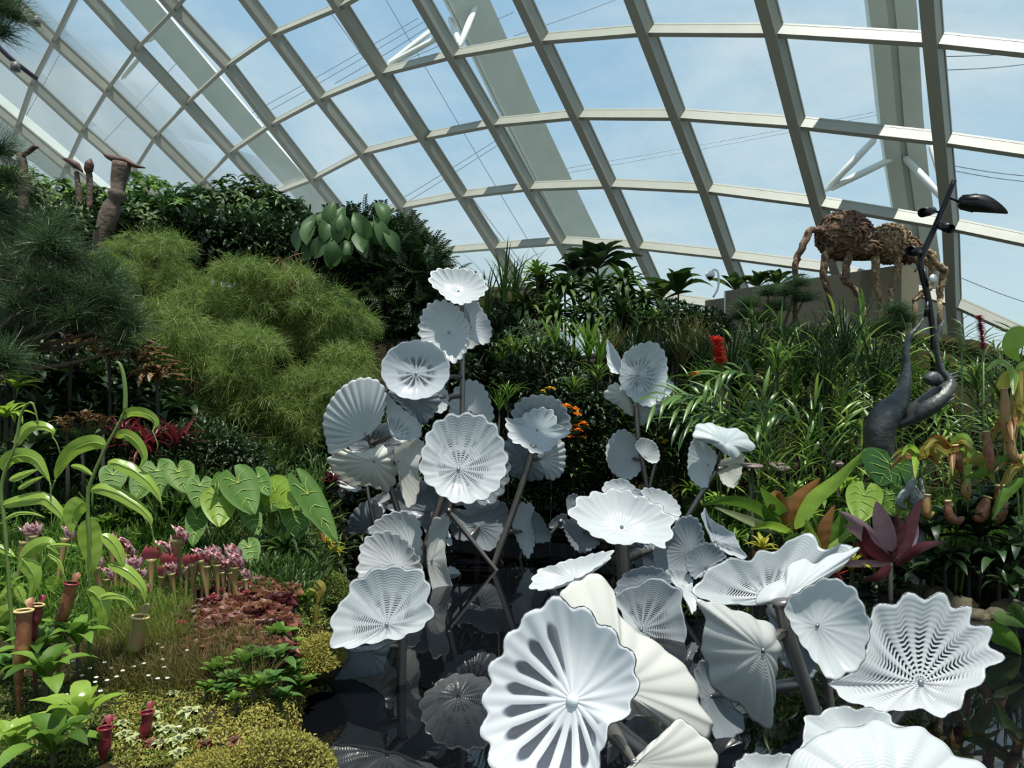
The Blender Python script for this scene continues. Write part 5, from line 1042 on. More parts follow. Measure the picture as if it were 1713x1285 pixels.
# ------------------------------------------------------------------ back centre
def on(px, py, d):
    c = P(px, py, d); return c, np.array([c[0], c[1], ground(c[0], c[1])])
def blades(n, L, W, mat, e0, e1, seed, tpl=T_blade):
    return rosette_plant(n, L, W, mat, tpl, e0, e1, seed)
BRO['yucca'] = blades(13, 1.25, .055, 'dark', 1.1, 1.5, 31); BRO['yucca2'] = blades(20, .85, .07, 'mid', .85, 1.5, 32); BRO['reed'] = blades(70, 1.0, .018, 'brown', 1.0, 1.55, 33, T_needle)
BRO['reedg'] = blades(60, 1.0, .022, 'shade', .8, 1.55, 34, T_needle); BRO['dracaena'] = blades(46, .62, .07, 'dark', -.6, 1.2, 35, T_strap); BRO['dracy'] = blades(36, .5, .06, 'bright', .1, 1.3, 36, T_strap)
BRO['paddle'] = blades(20, .75, .26, 'shade', .05, 1.2, 37, T_pad); BRO['paddle2'] = blades(12, .75, .27, 'dark', .3, 1.35, 38, T_pad); BRO['lily'] = blades(30, .75, .03, 'ginger', .5, 1.4, 39, T_strap)
for i, (x, y, d, s) in enumerate([(842, 520, 11.6, 1.0), (815, 535, 11.4, .9), (862, 510, 11.8, .85)]):
    brom('yucca', x, y, d, 'sword_leaf_plant', 'tall sword leaved plant right of the topmost glass flower', 'sword leaved plants by the topmost flower', s, 'plant')
brom('paddle', 1000, 450, 12.6, 'paddle_leaf_tree', 'tall plant crowned with big dark paddle leaves at the back centre', None, 1.05, 'plant')
brom('paddle', 960, 462, 12.4, 'paddle_leaf_tree', 'paddle leaved crown left of and below the tallest one', None, .75, 'plant')
for x, y, d, s in [(905, 480, 12, .9), (945, 490, 11.8, 1), (1000, 490, 11.9, 1), (1045, 480, 12, 1), (880, 520, 11.7, .9), (930, 530, 11.6, 1), (985, 535, 11.5, 1), (1040, 530, 11.7, 1), (1080, 510, 12, .8), (1090, 545, 11.7, .8)]:
    brom('dracaena', x, y, d, 'dracaena', 'dark drooping strap leaved crown under the paddle leaved trees', 'drooping dark crowns at the back', s, 'plant')
brom('dracy', 898, 462, 11.7, 'dracaena', 'yellow green strap leaved crown left of the paddle leaved trees', None, .8, 'plant')
for x, y, d, s, lab in [(1135, 492, 13, 1.0, 'big oval leaved plant left of the olive planter wall'), (1228, 486, 17.6, .9, 'big leaved plant behind the left end of the planter wall'), (1268, 482, 17.4, .9, 'big leaved plant behind the wall beside the pine puffs'), (1105, 505, 13.2, .8, 'smaller oval leaved plant right of the paddle leaved trees'), (1300, 478, 17.0, .8, 'big leaved plant behind the wall left of the ant sculpture')]:
    brom('paddle2', x, y, d, 'oval_leaf_plant', lab, None, s, 'plant')
for x, y, d, s, k in [(1020, 600, 10.8, .8, 'reed'), (1060, 605, 10.9, .9, 'reedg'), (1100, 610, 11, .9, 'reedg'), (1140, 600, 11.2, .9, 'reed'), (1170, 600, 11.4, .85, 'reedg'), (1035, 580, 11.3, .8, 'reedg'), (1085, 585, 11.5, .9, 'reed'), (1125, 580, 11.6, .9, 'reedg'), (1165, 575, 11.8, .8, 'reed')]:
    brom(k, x, y + 20, d, 'rush_clump', 'dense upright rush clump behind the far flower cluster', 'rush clumps at the back', s, 'grass')
for x, y, d, s, k in [(985, 600, 10.9, .9, 'yucca2'), (960, 615, 10.8, .7, 'lily'), (1005, 610, 10.7, .75, 'yucca2'), (860, 600, 10.9, .8, 'lily'), (900, 610, 10.9, .8, 'lily'), (930, 595, 11, .8, 'yucca2'), (840, 620, 10.9, .8, 'lily'), (1000, 640, 10.5, .7, 'lily'), (835, 690, 10.2, .5, 'yucca2'), (850, 670, 10.3, .6, 'lily'), (1120, 700, 9.9, .7, 'lily'), (960, 660, 10.4, .6, 'lily')]:
    brom(k, x, y, d, 'spiky_plant', 'green spiky leaved plant between the glass flowers and the rushes', 'spiky plants at the back centre', s, 'plant')
for x, y, d, s, k in [(890, 590, 11.3, .7, 'greyleaf'), (945, 650, 10.8, .6, 'greyleaf'), (880, 650, 10.8, .65, 'leafy'), (930, 620, 11, .6, 'leafy'), (960, 700, 10.7, .6, 'leafy'), (1000, 690, 10.6, .6, 'leafy'), (900, 770, 10.6, .5, 'leafy'), (960, 770, 10.5, .55, 'leafy'), (1010, 760, 10.4, .5, 'leafy'), (985, 820, 10.3, .45, 'leafy'), (940, 830, 10.5, .45, 'leafy'), (880, 850, 10.5, .4, 'leafy'), (840, 790, 10.6, .5, 'leafy'), (1120, 760, 10, .5, 'leafy'), (1090, 690, 10.3, .5, 'leafy'), (800, 600, 11.4, .7, 'leafy'), (840, 560, 11.8, .7, 'leafy'), (760, 640, 10.8, .6, 'leafy'), (700, 780, 10.5, .6, 'leafy'), (620, 760, 10, .6, 'leafy'), (580, 800, 9.8, .5, 'leafy'), (560, 850, 9.6, .4, 'leafy'), (650, 860, 10.4, .5, 'leafy'), (800, 740, 10.6, .5, 'leafy'), (740, 880, 10.6, .4, 'leafy'), (690, 700, 10.8, .6, 'leafy'), (1060, 560, 12.4, .6, 'leafy'), (1130, 545, 12.4, .6, 'leafy'), (1180, 560, 12.6, .6, 'leafy')]:
    shrub(k, x, y, d, 'low_shrub', 'dark small leaved shrub on the bank behind the glass flowers', 'dark shrubs behind the pond', s)
# orange and yellow blooms
def bloom(px, py, d, mat, label, n=3, s=.1, cat='flower', seed=0, grp=None):
    c, g = on(px, py, d); t = thing('flowering_shoot', label, cat, tuple(g), grp); r = np.random.default_rng(seed + int(px))
    for k in range(n):
        mb = MB(); q = c + r.normal(size=3) * s * .7; rosette(mb, q, 9, s, s * .55, T_ov, .1, 1.1, r); obj('flower', local(mb, g).mesh('flower', G_[mat]), t)
    mb = MB(); tube(mb, smooth([g, (g + c) / 2 + [.03, 0, 0], c], 8), .005, 6); obj('stalk', local(mb, g).mesh('stalk', M_deep), t)
    mb = MB(); q = np.array([c - [0, 0, .04 + .025 * k] for k in range(26)]); a = r.random(26) * 6.28; spread(mb, T_ov, q, np.stack([np.cos(a), np.sin(a), .2 + 0 * a], 1), UP, .19, .06, r); obj('leaves', local(mb, g).mesh('leaves', G_['dark']), t)
bloom(952, 686, 9.9, 'orangefl', 'orange bloom right of the layered bowl flower', 4, .09); bloom(968, 712, 9.8, 'orangefl', 'yellow orange bloom cluster below the first orange bloom', 5, .09)
bloom(958, 735, 9.8, 'orangefl', 'lowest orange bloom beside the star bowl', 3, .08); bloom(918, 655, 10, 'yellowfl', 'pale yellow bloom above the clear combed bowl', 3, .06)
bloom(1022, 668, 9.6, 'orangefl', 'orange bloom behind the cream far flower', 3, .08); bloom(1107, 735, 9.6, 'yellowfl', 'hanging yellow bloom right of the far cluster stem', 4, .06); bloom(1165, 632, 9.6, 'orangefl', 'single orange leaf tip among the ginger', 2, .07)

# ------------------------------------------------------------------ planter wall with the ant sculpture, camera, pine puffs
M_olive = solid('olive_render', (112, 106, 86), .85, noise=[(120, 113, 92)], scale=2)
zt = 4.25
def at_z(px, py, z): return P(px, py, (z - EYE) * F / (HY - py))
A0, A1 = at_z(1212, 487, zt), at_z(1508, 443, zt)
u = nrm((A1 - A0) * [1, 1, 0]); w_ = np.array([-u[1], u[0], 0]) 
M3 = np.stack([u, w_, UP]); Lw = np.linalg.norm((A1 - A0)[:2]); cen = (A0 + A1) / 2 + w_ * .35
t = thing('planter_wall', 'olive rendered planter wall under the ant sculpture', 'wall', (cen[0], cen[1], 2.6)); g = np.array([cen[0], cen[1], 2.6])
mb = MB(); box(mb, (cen[0], cen[1], (zt + 2.2) / 2), (Lw, .7, zt - 2.2), M3); obj('wall_body', local(mb, g).mesh('wall_body', M_olive, False), t)
c2 = A0 - u * .22 + w_ * .3; mb = MB(); box(mb, (c2[0], c2[1], 3.15), (.46, .7, 1.9), M3); obj('lower_end', local(mb, g).mesh('lower_end', M_olive, False), t)
c3 = A0 + w_ * .0 - u * .0; mb = MB(); tube(mb, [(c3[0], c3[1] - .02, 2.6), (c3[0], c3[1] - .02, zt - .03)], .018, 8); obj('drain_pipe', local(mb, g).mesh('pipe', M_white), t, 'thin pale pipe on the wall corner')
M_black = solid('black_metal', (22, 22, 24), .38, metal=.3); M_lens = solid('dark_glass', (10, 10, 14), .08)
c, _ = on(1193, 470, 15.4); t = thing('security_camera', 'white dome camera on a bent post at the left end of the planter wall', 'camera', (c[0], c[1], 4.02)); g = np.array([c[0], c[1], 4.02])
mb = MB(); tube(mb, smooth([g, g + [.1, 0, .2], g + [.1, 0, .48], g + [.03, 0, .55], g + [-.06, 0, .5]], 14), .022, 8); obj('post', local(mb, g).mesh('post', M_white), t)
mb = MB(); lathe(mb, [(.06, .03), (.05, .09), (-.04, .09), (-.05, .07)], g + [-.06, 0, .45], n=14); obj('housing', local(mb, g).mesh('housing', M_white), t)
mb = MB(); ellipsoid(mb, g + [-.06, 0, .40], (.065, .065, .06), 8, 12); obj('dome', local(mb, g).mesh('dome', M_lens), t)
PUFF = tuft(.3, 900, 'pine', 44, .006)
for lab, d, pts, base in [('dark pine with rounded needle pads in front of the planter wall', 12.6, [(1250, 510), (1285, 490), (1315, 490), (1335, 475), (1240, 530), (1300, 515), (1345, 500), (1275, 535)], (1290, 575)), ('small pine with needle puffs right of the planter wall', 12.2, [(1500, 520), (1515, 535), (1480, 545), (1455, 560), (1498, 550)], (1490, 590)), ('low pine pads at the foot of the planter wall', 12.6, [(1345, 560), (1390, 565), (1425, 560), (1310, 560)], (1380, 590))]:
    c, g = on(base[0], base[1], d); t = thing('pad_pine', lab, 'pine', tuple(g)); mb = MB()
    for x, y in pts: tube(mb, smooth([g, (g + P(x, y, d)) / 2 + [0, .05, -.05], P(x, y, d)], 8), [.04, .015], 6)
    obj('trunk', local(mb, g).mesh('trunk', M_bark), t)
    for x, y in pts: o = obj('needle_pad', PUFF, t); o.location = P(x, y, d) - g; o.rotation_euler = (0, 0, rnd.uniform(0, 6)); o.scale = (.95, .95, .6)
# ant built of twisted roots
M_root = solid('twisted_roots', (124, 94, 70), .85, noise=[(84, 60, 46), (150, 124, 94)], scale=10, bump=1.0)
M_rootp = solid('pale_chips', (158, 134, 96), .85, noise=[(98, 76, 54), (184, 164, 126)], scale=14, bump=.6)
DA = 12.9; g = on(1440, 520, DA)[1]; t = thing('ant_sculpture', 'giant ant sculpture of twisted roots standing before the planter wall', 'sculpture', tuple(g)); R_ = np.random.default_rng(5)
def rootbody(name, px, py, rx, ry, mat, n, tw, seed):
    c = P(px, py, DA); r = np.array([rx, rx * .8, ry]) / F * DA; mb = MB(); ellipsoid(mb, c, r * .93, 16, 24, None, .02, seed)
    q = np.random.default_rng(seed); d = rsph(n, q); p = c + d * r
    for i in range(n):
        tan = nrm(np.cross(d[i], q.normal(size=3) + [0, 0, .6])); pts = []
        for k in np.linspace(-1, 1, 5): v = nrm(d[i] + tan * k * tw); pts.append(c + v * r * (1 + .05 * math.sin(k * 5 + i)))
        tube(mb, pts, [.006, .022, .01], 5, cap=False)
    obj(name, local(mb, g).mesh(name, mat), t)
rootbody('abdomen', 1412, 394, 46, 40, M_root, 230, .35, 1); rootbody('thorax', 1488, 408, 36, 33, M_rootp, 260, .14, 2); rootbody('head', 1522, 420, 22, 22, M_root, 110, .25, 3); rootbody('waist', 1448, 418, 40, 16, M_root, 120, .4, 4)
for nm, pts, rr in [('leg', [(1380, 388), (1358, 384), (1348, 400), (1338, 425), (1332, 440), (1330, 470)], 7), ('leg', [(1392, 420), (1384, 420), (1380, 440), (1377, 462), (1384, 485), (1391, 512)], 7), ('leg', [(1430, 420), (1419, 425), (1416, 455), (1414, 468), (1430, 485), (1445, 512)], 7),
                    ('leg', [(1475, 415), (1472, 416), (1462, 432), (1465, 465), (1470, 490), (1474, 516)], 8), ('leg', [(1500, 425), (1503, 432), (1502, 450), (1497, 468), (1490, 488)], 6), ('leg', [(1535, 428), (1555, 424), (1562, 440), (1575, 448), (1580, 455), (1574, 480), (1572, 500)], 8), ('leg', [(1545, 432), (1560, 450), (1555, 480), (1540, 492), (1530, 505)], 6)]:
    mb = MB(); c = smooth(PL(pts, DA - .15), 22); kk = R_.normal(size=(22, 3)) * .012; 
    for s_ in range(3): off = np.stack([.022 * np.cos(np.linspace(0, 8, 22) + s_ * 2.1), .022 * np.sin(np.linspace(0, 8, 22) + s_ * 2.1), 0 * np.linspace(0, 1, 22)], 1); tube(mb, c + off + kk, [rr / F * DA * .75, rr / F * DA * .62, rr / F * DA * .4], 8)
    if nm == 'leg': ft = c[-1]; tube(mb, [ft, [ft[0], ft[1], min(ft[2] - .03, ground(ft[0], ft[1]) - .02)]], .04, 7)
    obj(nm, local(mb, g).mesh(nm, M_rootp if pts[0][0] > 1470 else M_root), t)
for pts in ([(1528, 428), (1536, 445), (1530, 455)], [(1534, 430), (1548, 420), (1560, 424)]): mb = MB(); tube(mb, smooth(PL(pts, DA - .3), 8), [.04, .015], 7); obj('mandible', local(mb, g).mesh('mandible', M_root), t)

# leaning lamp post with floodlight and spots
DL = 10.6; c, g = on(1562, 575, DL); t = thing('lamp_post', 'leaning black post with a floodlight and three spotlights before the ant', 'lamp', tuple(g))
mb = MB(); tube(mb, np.concatenate([[g - [0, 0, .03]], smooth(PL([(1562, 560), (1553, 500), (1542, 455), (1540, 436), (1546, 420), (1572, 362), (1596, 302)], DL), 20)]), [.04, .042, .042, .036], 10); obj('post', local(mb, g).mesh('post', M_black), t)
def lampbody(nm, a, b, r0, r1, cut=False, lab=None):
    a, b = P(*a), P(*b); ax = b - a; L_ = np.linalg.norm(ax); mb = MB()
    lathe(mb, [(0, .001), (0, r0 * .6), (.08 * L_, r0), (.5 * L_, r1), (L_, r1), (L_ * .99, r1 * .9), (L_ * .75, r1 * .88), (L_ * .74, .001)], a, ax, 18)
    if cut:                                                    # slanted snoot: its top reaches further than its bottom
        V = mb.v[0]; axn = nrm(ax); dn = nrm(UP - axn * np.dot(UP, axn)); along = (V - a) @ axn; m = along > .9 * L_
        V[m] = V[m] + axn * ((V[m] - a) @ dn * -1.4 + r1 * .6)[:, None]
        for k in range(9): aa = k / 9 * 2 * PI; tube(mb, [a + axn * L_ * .1 + r0 * 1.02 * (math.cos(aa) * dn + math.sin(aa) * np.cross(axn, dn)), a + axn * L_ * .55 + r1 * 1.03 * (math.cos(aa) * dn + math.sin(aa) * np.cross(axn, dn))], .008, 5)
    o = obj(nm, local(mb, g).mesh(nm, M_black), t, lab)
    mb = MB(); cc = a + ax * .76; lathe(mb, [(0, r1 * .86), (.01, r1 * .6), (.012, 0)], cc, ax, 16); obj('lens', local(mb, g).mesh('lens', M_lens), o); return o
lampbody('floodlight', (1603, 338, DL), (1655, 341, DL - .1), .09, .12, True, 'ribbed black floodlight with a slanted hood')
lampbody('spotlight', (1562, 352, DL + .05), (1543, 356, DL - .25), .05, .062); lampbody('spotlight', (1573, 377, DL - .05), (1590, 383, DL - .3), .05, .062); lampbody('spotlight', (1540, 421, DL), (1522, 420, DL - .22), .05, .066)
for p in ([(1575, 356), (1566, 354)], [(1584, 330), (1596, 334), (1604, 338)], [(1569, 370), (1576, 377)], [(1545, 424), (1540, 421)]): mb = MB(); tube(mb, PL(p, DL), .016, 8); obj('bracket', local(mb, g).mesh('bracket', M_black), t)
mb = MB(); ellipsoid(mb, P(1561, 466, DL - .1), (.05, .05, .06), 10, 14); o = obj('dome_camera', local(mb, g).mesh('dome_camera', M_white), t, 'white camera on the lower post'); mb = MB(); ellipsoid(mb, P(1564, 464, DL - .125), (.022, .022, .024), 8, 10); obj('lens', local(mb, g).mesh('lens', M_lens), o)
mb = MB(); tube(mb, PL([(1546, 450), (1552, 480)], DL - .06), .02, 6); tube(mb, PL([(1552, 505), (1548, 530)], DL - .06), .025, 6); obj('cable_box', local(mb, g).mesh('cable_box', M_black), t)

# bronze heron shaped driftwood sculpture
M_bronze = solid('dark_bronze', (58, 62, 62), .42, metal=.45, noise=[(82, 84, 82), (46, 50, 50)], scale=6, bump=.6)
DH = 7.8; c, g = on(1478, 772, DH); t = thing('heron_sculpture', 'dark bronze twin necked bird sculpture rising from the ginger', 'sculpture', tuple(g)); mb = MB(); k = DH / F
tube(mb, np.concatenate([[g - [0, 0, .05]], smooth(PL([(1478, 772), (1470, 745), (1472, 715), (1485, 690), (1502, 672), (1513, 645), (1516, 612), (1516, 585), (1522, 562), (1534, 548), (1545, 532)], DH), 40)]), [26 * k, 30 * k, 33 * k, 33 * k, 26 * k, 15 * k, 9 * k, 7.5 * k, 7 * k, 5 * k, 1 * k], 14, flat=.7); obj('body_and_neck', local(mb, g).mesh('body', M_bronze), t)
mb = MB(); tube(mb, smooth(PL([(1490, 712, DH + .05), (1520, 698, DH + .05), (1548, 680, DH), (1570, 662, DH), (1584, 640, DH), (1575, 622, DH), (1569, 600, DH), (1566, 575, DH), (1572, 548, DH), (1580, 534, DH)], DH), 40), [16 * k, 26 * k, 32 * k, 30 * k, 20 * k, 10 * k, 6.5 * k, 7 * k, 6 * k, 1 * k], 14, flat=.55); obj('second_neck', local(mb, g).mesh('second_neck', M_bronze), t)
mb = MB()
for i in range(8):
    y0 = 622 + i * 6; tube(mb, smooth(PL([(1572, y0 + 14), (1592, y0 + 4), (1606 - i * 1.5, y0)], DH - .02 * i), 8), [6 * k, 4 * k, 1.2 * k], 8, flat=.5)
obj('wing_feathers', local(mb, g).mesh('wing_feathers', M_bronze), t)
mb = MB(); tube(mb, smooth(PL([(1552, 640), (1560, 632), (1572, 640)], DH - .1), 8), [10 * k, 12 * k, 9 * k], 12); obj('shoulder', local(mb, g).mesh('shoulder', M_bronze), t)
# grey driftwood
M_drift = solid('grey_driftwood', (150, 156, 150), .8, noise=[(108, 114, 112), (176, 180, 172)], scale=8, bump=1.0); c, g = on(1532, 875, 7.1); t = thing('driftwood', 'grey twisted driftwood stump behind the dark bromeliad', 'driftwood', tuple(g))
mb = MB(); k = 7.1 / F
for pts, rr in [([(1530, 800), (1524, 815), (1532, 835), (1540, 860), (1536, 885)], [4, 10, 11, 10, 12]), ([(1528, 812), (1512, 828), (1505, 842), (1516, 852)], [8, 8, 6, 3]), ([(1540, 800), (1545, 825), (1542, 860)], [3, 6, 6])]:
    cc = smooth(PL(pts, 7.1), 16); tube(mb, cc, [q * k for q in rr], 10)
tube(mb, [P(1536, 885, 7.1), g - [0, 0, .05]], [12 * k, 14 * k], 10); obj('stump', local(mb, g).mesh('stump', M_drift), t)
# disc topped path lights
M_disc = solid('mauve_disc', (122, 104, 100), .5, noise=[(110, 92, 90)], scale=4); 
for lab, x, y, d, rr, base, tl in [('mauve disc topped path light in front of the ginger', 1304, 781, 8.2, 17, 905, .35), ('path light with a tilted disc on a dark post beside the cream pleated flower', 1258, 779, 8.0, 18, 960, .12), ('thin disc path light in the dark below the conifers', 430, 776, 7.6, 11, 830, .03), ('dark disc path light between the ginger and the bronze heron', 1401, 776, 8.3, 10, 880, .4)]:
    c, g = on(x, y, d); t = thing('path_light', lab, 'garden light', tuple(g)); mb = MB(); R0 = rr / F * d; ax = nrm([.05, -tl, 1]); lathe(mb, [(-.012, .01), (-.012, R0), (.012, R0), (.012, .001)], c, ax, 28); obj('disc_top', local(mb, g).mesh('disc_top', M_disc), t)
    mb = MB(); tube(mb, [c - [0, 0, .01], g - [0, 0, .04]], .016, 8); obj('post', local(mb, g).mesh('post', M_stemd), t)

# ------------------------------------------------------------------ ginger
def ginger(seed, H=2.0):
    r = np.random.default_rng(seed); ln = r.uniform(.15, .5); c = smooth([(0, 0, 0), (ln * .15, 0, H * .35), (ln * .45, .02, H * .7), (ln, .03, H * .98)], 24); mb = MB(); tube(mb, c, [.013, .005], 6); st = mb.mesh('stem', M_stem)
    mb = MB(); n = 18; pos = []; yd = []; up = []; Ls = []
    for i in range(n):
        f = .25 + .75 * i / (n - 1); p = c[int(f * 23)]; tg = nrm(c[min(23, int(f * 23) + 1)] - c[int(f * 23) - 1]); sd = 1 if i % 2 else -1
        side = nrm(np.array([0.25 * r.normal(), sd, 0]) if seed % 2 else np.array([sd, .3 * r.normal(), 0])); d = nrm(side * .9 + tg * (.75 if i < n - 2 else 2.0)); pos.append(p); yd.append(d); up.append(nrm(tg * .9 - side * .5)); Ls.append(r.uniform(.38, .55) * (1 - .35 * abs(f - .65)))
    spread(mb, [leaf_tpl(7, 'lance', b, .3) for b in (.2, .6, 1.1)], np.array(pos), np.array(yd), np.array(up), np.array(Ls) * 1.25, .042, r); return [('stem', st), ('leaves', mb.mesh('leaves', G_['ginger']))]
GI = [ginger(s) for s in range(50, 57)]
gr = random.Random(77); GLAB = {0: 'leafy ginger stalk in the front of the dense stand on the right bank', 1: 'leafy ginger stalk in the middle of the dense stand on the right bank', 2: 'tall leafy ginger stalk at the back of the dense stand below the planter wall'}
nG = 0
for row, d in enumerate(np.linspace(8.3, 11.7, 8)):
    for x in np.arange(1105 + (30 if row % 2 else 0) + (150 if row < 3 else 0), 1740, 54 - row * 2.0):
        xx = x + gr.uniform(-18, 18); ytop = np.interp(xx, [1100, 1180, 1260, 1340, 1450, 1540, 1640, 1720], [650, 590, 545, 535, 540, 560, 565, 580]); lo = {0: 170, 1: 130, 2: 95, 3: 65, 4: 40, 5: 20, 6: 8, 7: 0}[row]
        yt = ytop + lo + gr.uniform(-25, 40); dd = d + gr.uniform(-.2, .2); c = P(xx, yt, dd); gz = ground(c[0], c[1]); H = max(.7, c[2] - gz)
        if xx > 1440 and dd < 8.1 and xx < 1600: continue
        k = 0 if row < 2 else (1 if row < 5 else 2); rz = gr.gauss(PI, .9) if gr.random() < .6 else gr.uniform(0, 6.28)
        t = put(GI[gr.randrange(7)], 'ginger_stalk', GLAB[k], 'ginger', (c[0], c[1], gz - .02), ['front ginger stalks', 'middle ginger stalks', 'back ginger stalks'][k], rz, 1); s = H / 2.0; t.scale = (max(.8, s), max(.8, s), s); nG += 1
# arching leafy stems drooping left, in front
for i, (x, y, dx) in enumerate([(1240, 690, -110), (1235, 720, -105), (1262, 730, -120), (1270, 650, -90), (1180, 690, -90), (1345, 720, -80)]):
    d = 8.6; e = P(x + dx, y - 10, d - .2); b = P(x + 20, y + 110, d); g = np.array([b[0], b[1], ground(b[0], b[1])]); t = thing('arching_ginger', ['arching ginger spray above the striped white fold, uppermost', 'second arching ginger spray pointing at the far cluster', 'lowest arching ginger spray over the pleated pair', 'arching ginger spray below the red torch flower', 'small arching spray right of the far cluster stem', 'arching spray left of the path light disc'][i], 'ginger', tuple(g))
    c = smooth([g, b, P(x, y, d), P(x + dx * .5, y - 28, d - .1), e], 30); mb = MB(); tube(mb, c, [.012, .004], 6); obj('stem', local(mb, g).mesh('stem', M_stem), t); mb = MB(); r = np.random.default_rng(i)
    ii = np.linspace(10, 28, 15).astype(int); p = c[ii]; tg = nrm(c[ii + 1] - c[ii - 1]); sd = np.where(np.arange(15) % 2, 1, -1)[:, None]; s0 = nrm(np.cross(tg, [0, -.6, 1])); spread(mb, T_lance, p, nrm(tg * .8 + s0 * sd * .7), nrm(np.array([[0, -.5, 1.]] * 15)), .36 + .1 * r.random(15), .05, r)
    obj('leaves', local(mb, g).mesh('leaves', G_['ginger']), t)
def torch(label, x, y0, y1, d, mat, rpx):
    b, e = P(x + 4, y1, d), P(x - 3, y0, d); g = np.array([b[0], b[1], ground(b[0], b[1])]); t = thing('torch_flower', label, 'flower', tuple(g)); r = np.random.default_rng(int(x)); n = 170; f = np.sort(r.random(n)); a = np.arange(n) * 2.4
    p = b + (e - b) * f[:, None]; dr = np.stack([np.cos(a), np.sin(a), .45 + 0 * a], 1); mb = MB(); spread(mb, T_ov, p, nrm(dr), UP, rpx / F * d * 1.5, .026, r); tube(mb, [b, e], rpx / F * d * .25, 8); obj('flower_spike', local(mb, g).mesh('spike', G_[mat]), t); mb = MB(); tube(mb, [g, b], .012, 6); obj('stalk', local(mb, g).mesh('stalk', M_stem), t)
torch('bright red torch flower spike among the ginger', 1201, 566, 613, 8.6, 'redfl', 10); torch('pinkish flower spike at the upper right above the yellow leaf', 1641, 530, 585, 9.0, 'hoodred', 6); torch('pale green flower spike left of the pinkish one', 1605, 540, 590, 9.0, 'pale', 5)

# ------------------------------------------------------------------ right bank, front
def leafset(name, label, cat, foot, d, leaves, stemmat=None):
    c, g = on(foot[0], foot[1], d); t = thing(name, label, cat, tuple(g)); mb = MB(); tube(mb, [g - [0, 0, .05], c + [0, 0, .02]], [.026, .018], 8); obj('stem', local(mb, g).mesh('stem', stemmat or M_deep), t)
    for px, w, mat, ro in leaves:
        mb, cc = blade(px, w, d, mat, roll=ro, cols=5); obj('leaf', local(mb, g).mesh('leaf', G_[mat]), t)
    return t
leafset('broad_bromeliad', 'bromeliad with broad green and rust leaves below the ginger', 'bromeliad', (1318, 900), 7.7, [([(1318, 895, 7.7), (1300, 855, 7.6), (1272, 815, 7.3)], 32, 'mid', 20), ([(1320, 890, 7.8), (1338, 845, 7.8), (1372, 800, 7.9)], 44, 'orange', -25), ([(1330, 885, 7.7), (1360, 835, 7.7), (1402, 800, 7.6), (1450, 750, 7.4)], 30, 'bright', 30), ([(1310, 890, 7.7), (1265, 850, 7.5), (1215, 838, 7.3), (1172, 846, 7.1)], 22, 'mid', 30), ([(1310, 895, 7.6), (1255, 872, 7.4), (1195, 848, 7.1)], 16, 'pale', 20), ([(1318, 890, 7.9), (1322, 850, 8), (1325, 805, 8)], 20, 'mid', 0), ([(1325, 895, 7.6), (1290, 880, 7.3), (1255, 885, 7.1)], 18, 'bright', 40), ([(1322, 890, 7.6), (1300, 830, 7.6), (1290, 850, 7.5)], 20, 'orange', 10)])
leafset('broad_bromeliad', 'bromeliad with upright yellowing leaves behind the clam shaped flower', 'bromeliad', (1375, 925), 7.2, [([(1372, 920), (1355, 890), (1348, 868)], 15, 'bright', 0), ([(1375, 920), (1380, 880), (1396, 845)], 22, 'orange', 10), ([(1378, 920), (1405, 880), (1412, 845)], 22, 'mid', -20), ([(1376, 920), (1420, 885), (1420, 850)], 16, 'bright', 20), ([(1370, 922), (1335, 900), (1310, 905)], 18, 'mid', 30), ([(1380, 925), (1410, 905), (1436, 900)], 16, 'mid', -20)])
leafset('dark_bromeliad', 'large maroon bromeliad with silvery upper leaves at the right bank', 'bromeliad', (1490, 945), 6.8, [([(1488, 935, 6.8), (1455, 892, 6.6), (1425, 868, 6.5), (1402, 855, 6.4)], 18, 'silver', -15), ([(1490, 925, 6.8), (1476, 875, 6.7), (1466, 838, 6.6)], 32, 'silver', 0), ([(1484, 935, 6.7), (1442, 896, 6.5), (1410, 878, 6.3)], 18, 'silver', 15), ([(1496, 935), (1518, 885), (1542, 832)], 28, 'maroon', 20), ([(1500, 940), (1525, 900), (1534, 868)], 22, 'silver', 40), ([(1490, 945), (1450, 925), (1432, 905)], 26, 'maroon', 20), ([(1490, 945, 6.7), (1430, 944, 6.4), (1392, 942, 6.2)], 16, 'silver', 40), ([(1490, 935), (1480, 905), (1474, 872)], 34, 'maroon', 0), ([(1498, 945, 6.7), (1540, 915, 6.5), (1585, 905, 6.4)], 18, 'maroon', 30), ([(1490, 940, 6.6), (1455, 915, 6.3), (1445, 880, 6.2)], 20, 'maroon', 10), ([(1495, 940), (1505, 895), (1500, 860)], 26, 'maroon', -10), ([(1492, 948, 6.6), (1470, 965, 6.3), (1440, 970, 6.1)], 18, 'maroon', 30)])
t = thing('taro_plant', 'yellow lime heart leaf above the maroon bromeliad', 'taro', tuple(G(1450, 7.6))); heart(t, np.array(G(1450, 7.6)), (1447, 822), (1438, 876), 58, 7.1, 'bright'); 
t = thing('taro_plant', 'large dark green leaf beside the foot of the bronze heron', 'taro', tuple(G(1495, 7.8))); heart(t, np.array(G(1495, 7.8)), (1490, 772), (1470, 812), 92, 7.35, 'matte')
t = thing('taro_plant', 'green leaf right of the yellow lime heart leaf', 'taro', tuple(G(1490, 7.5))); heart(t, np.array(G(1490, 7.5)), (1488, 822), (1500, 866), 46, 7.2, 'mid')
brom('yellow', 1276, 922, 6.9, 'small_bromeliad', 'yellow and red small bromeliad behind the clam shaped flower', None, .8); brom('crored', 1268, 932, 6.8, 'small_bromeliad', 'red leaved rosette at the foot of the yellow one', None, .6)
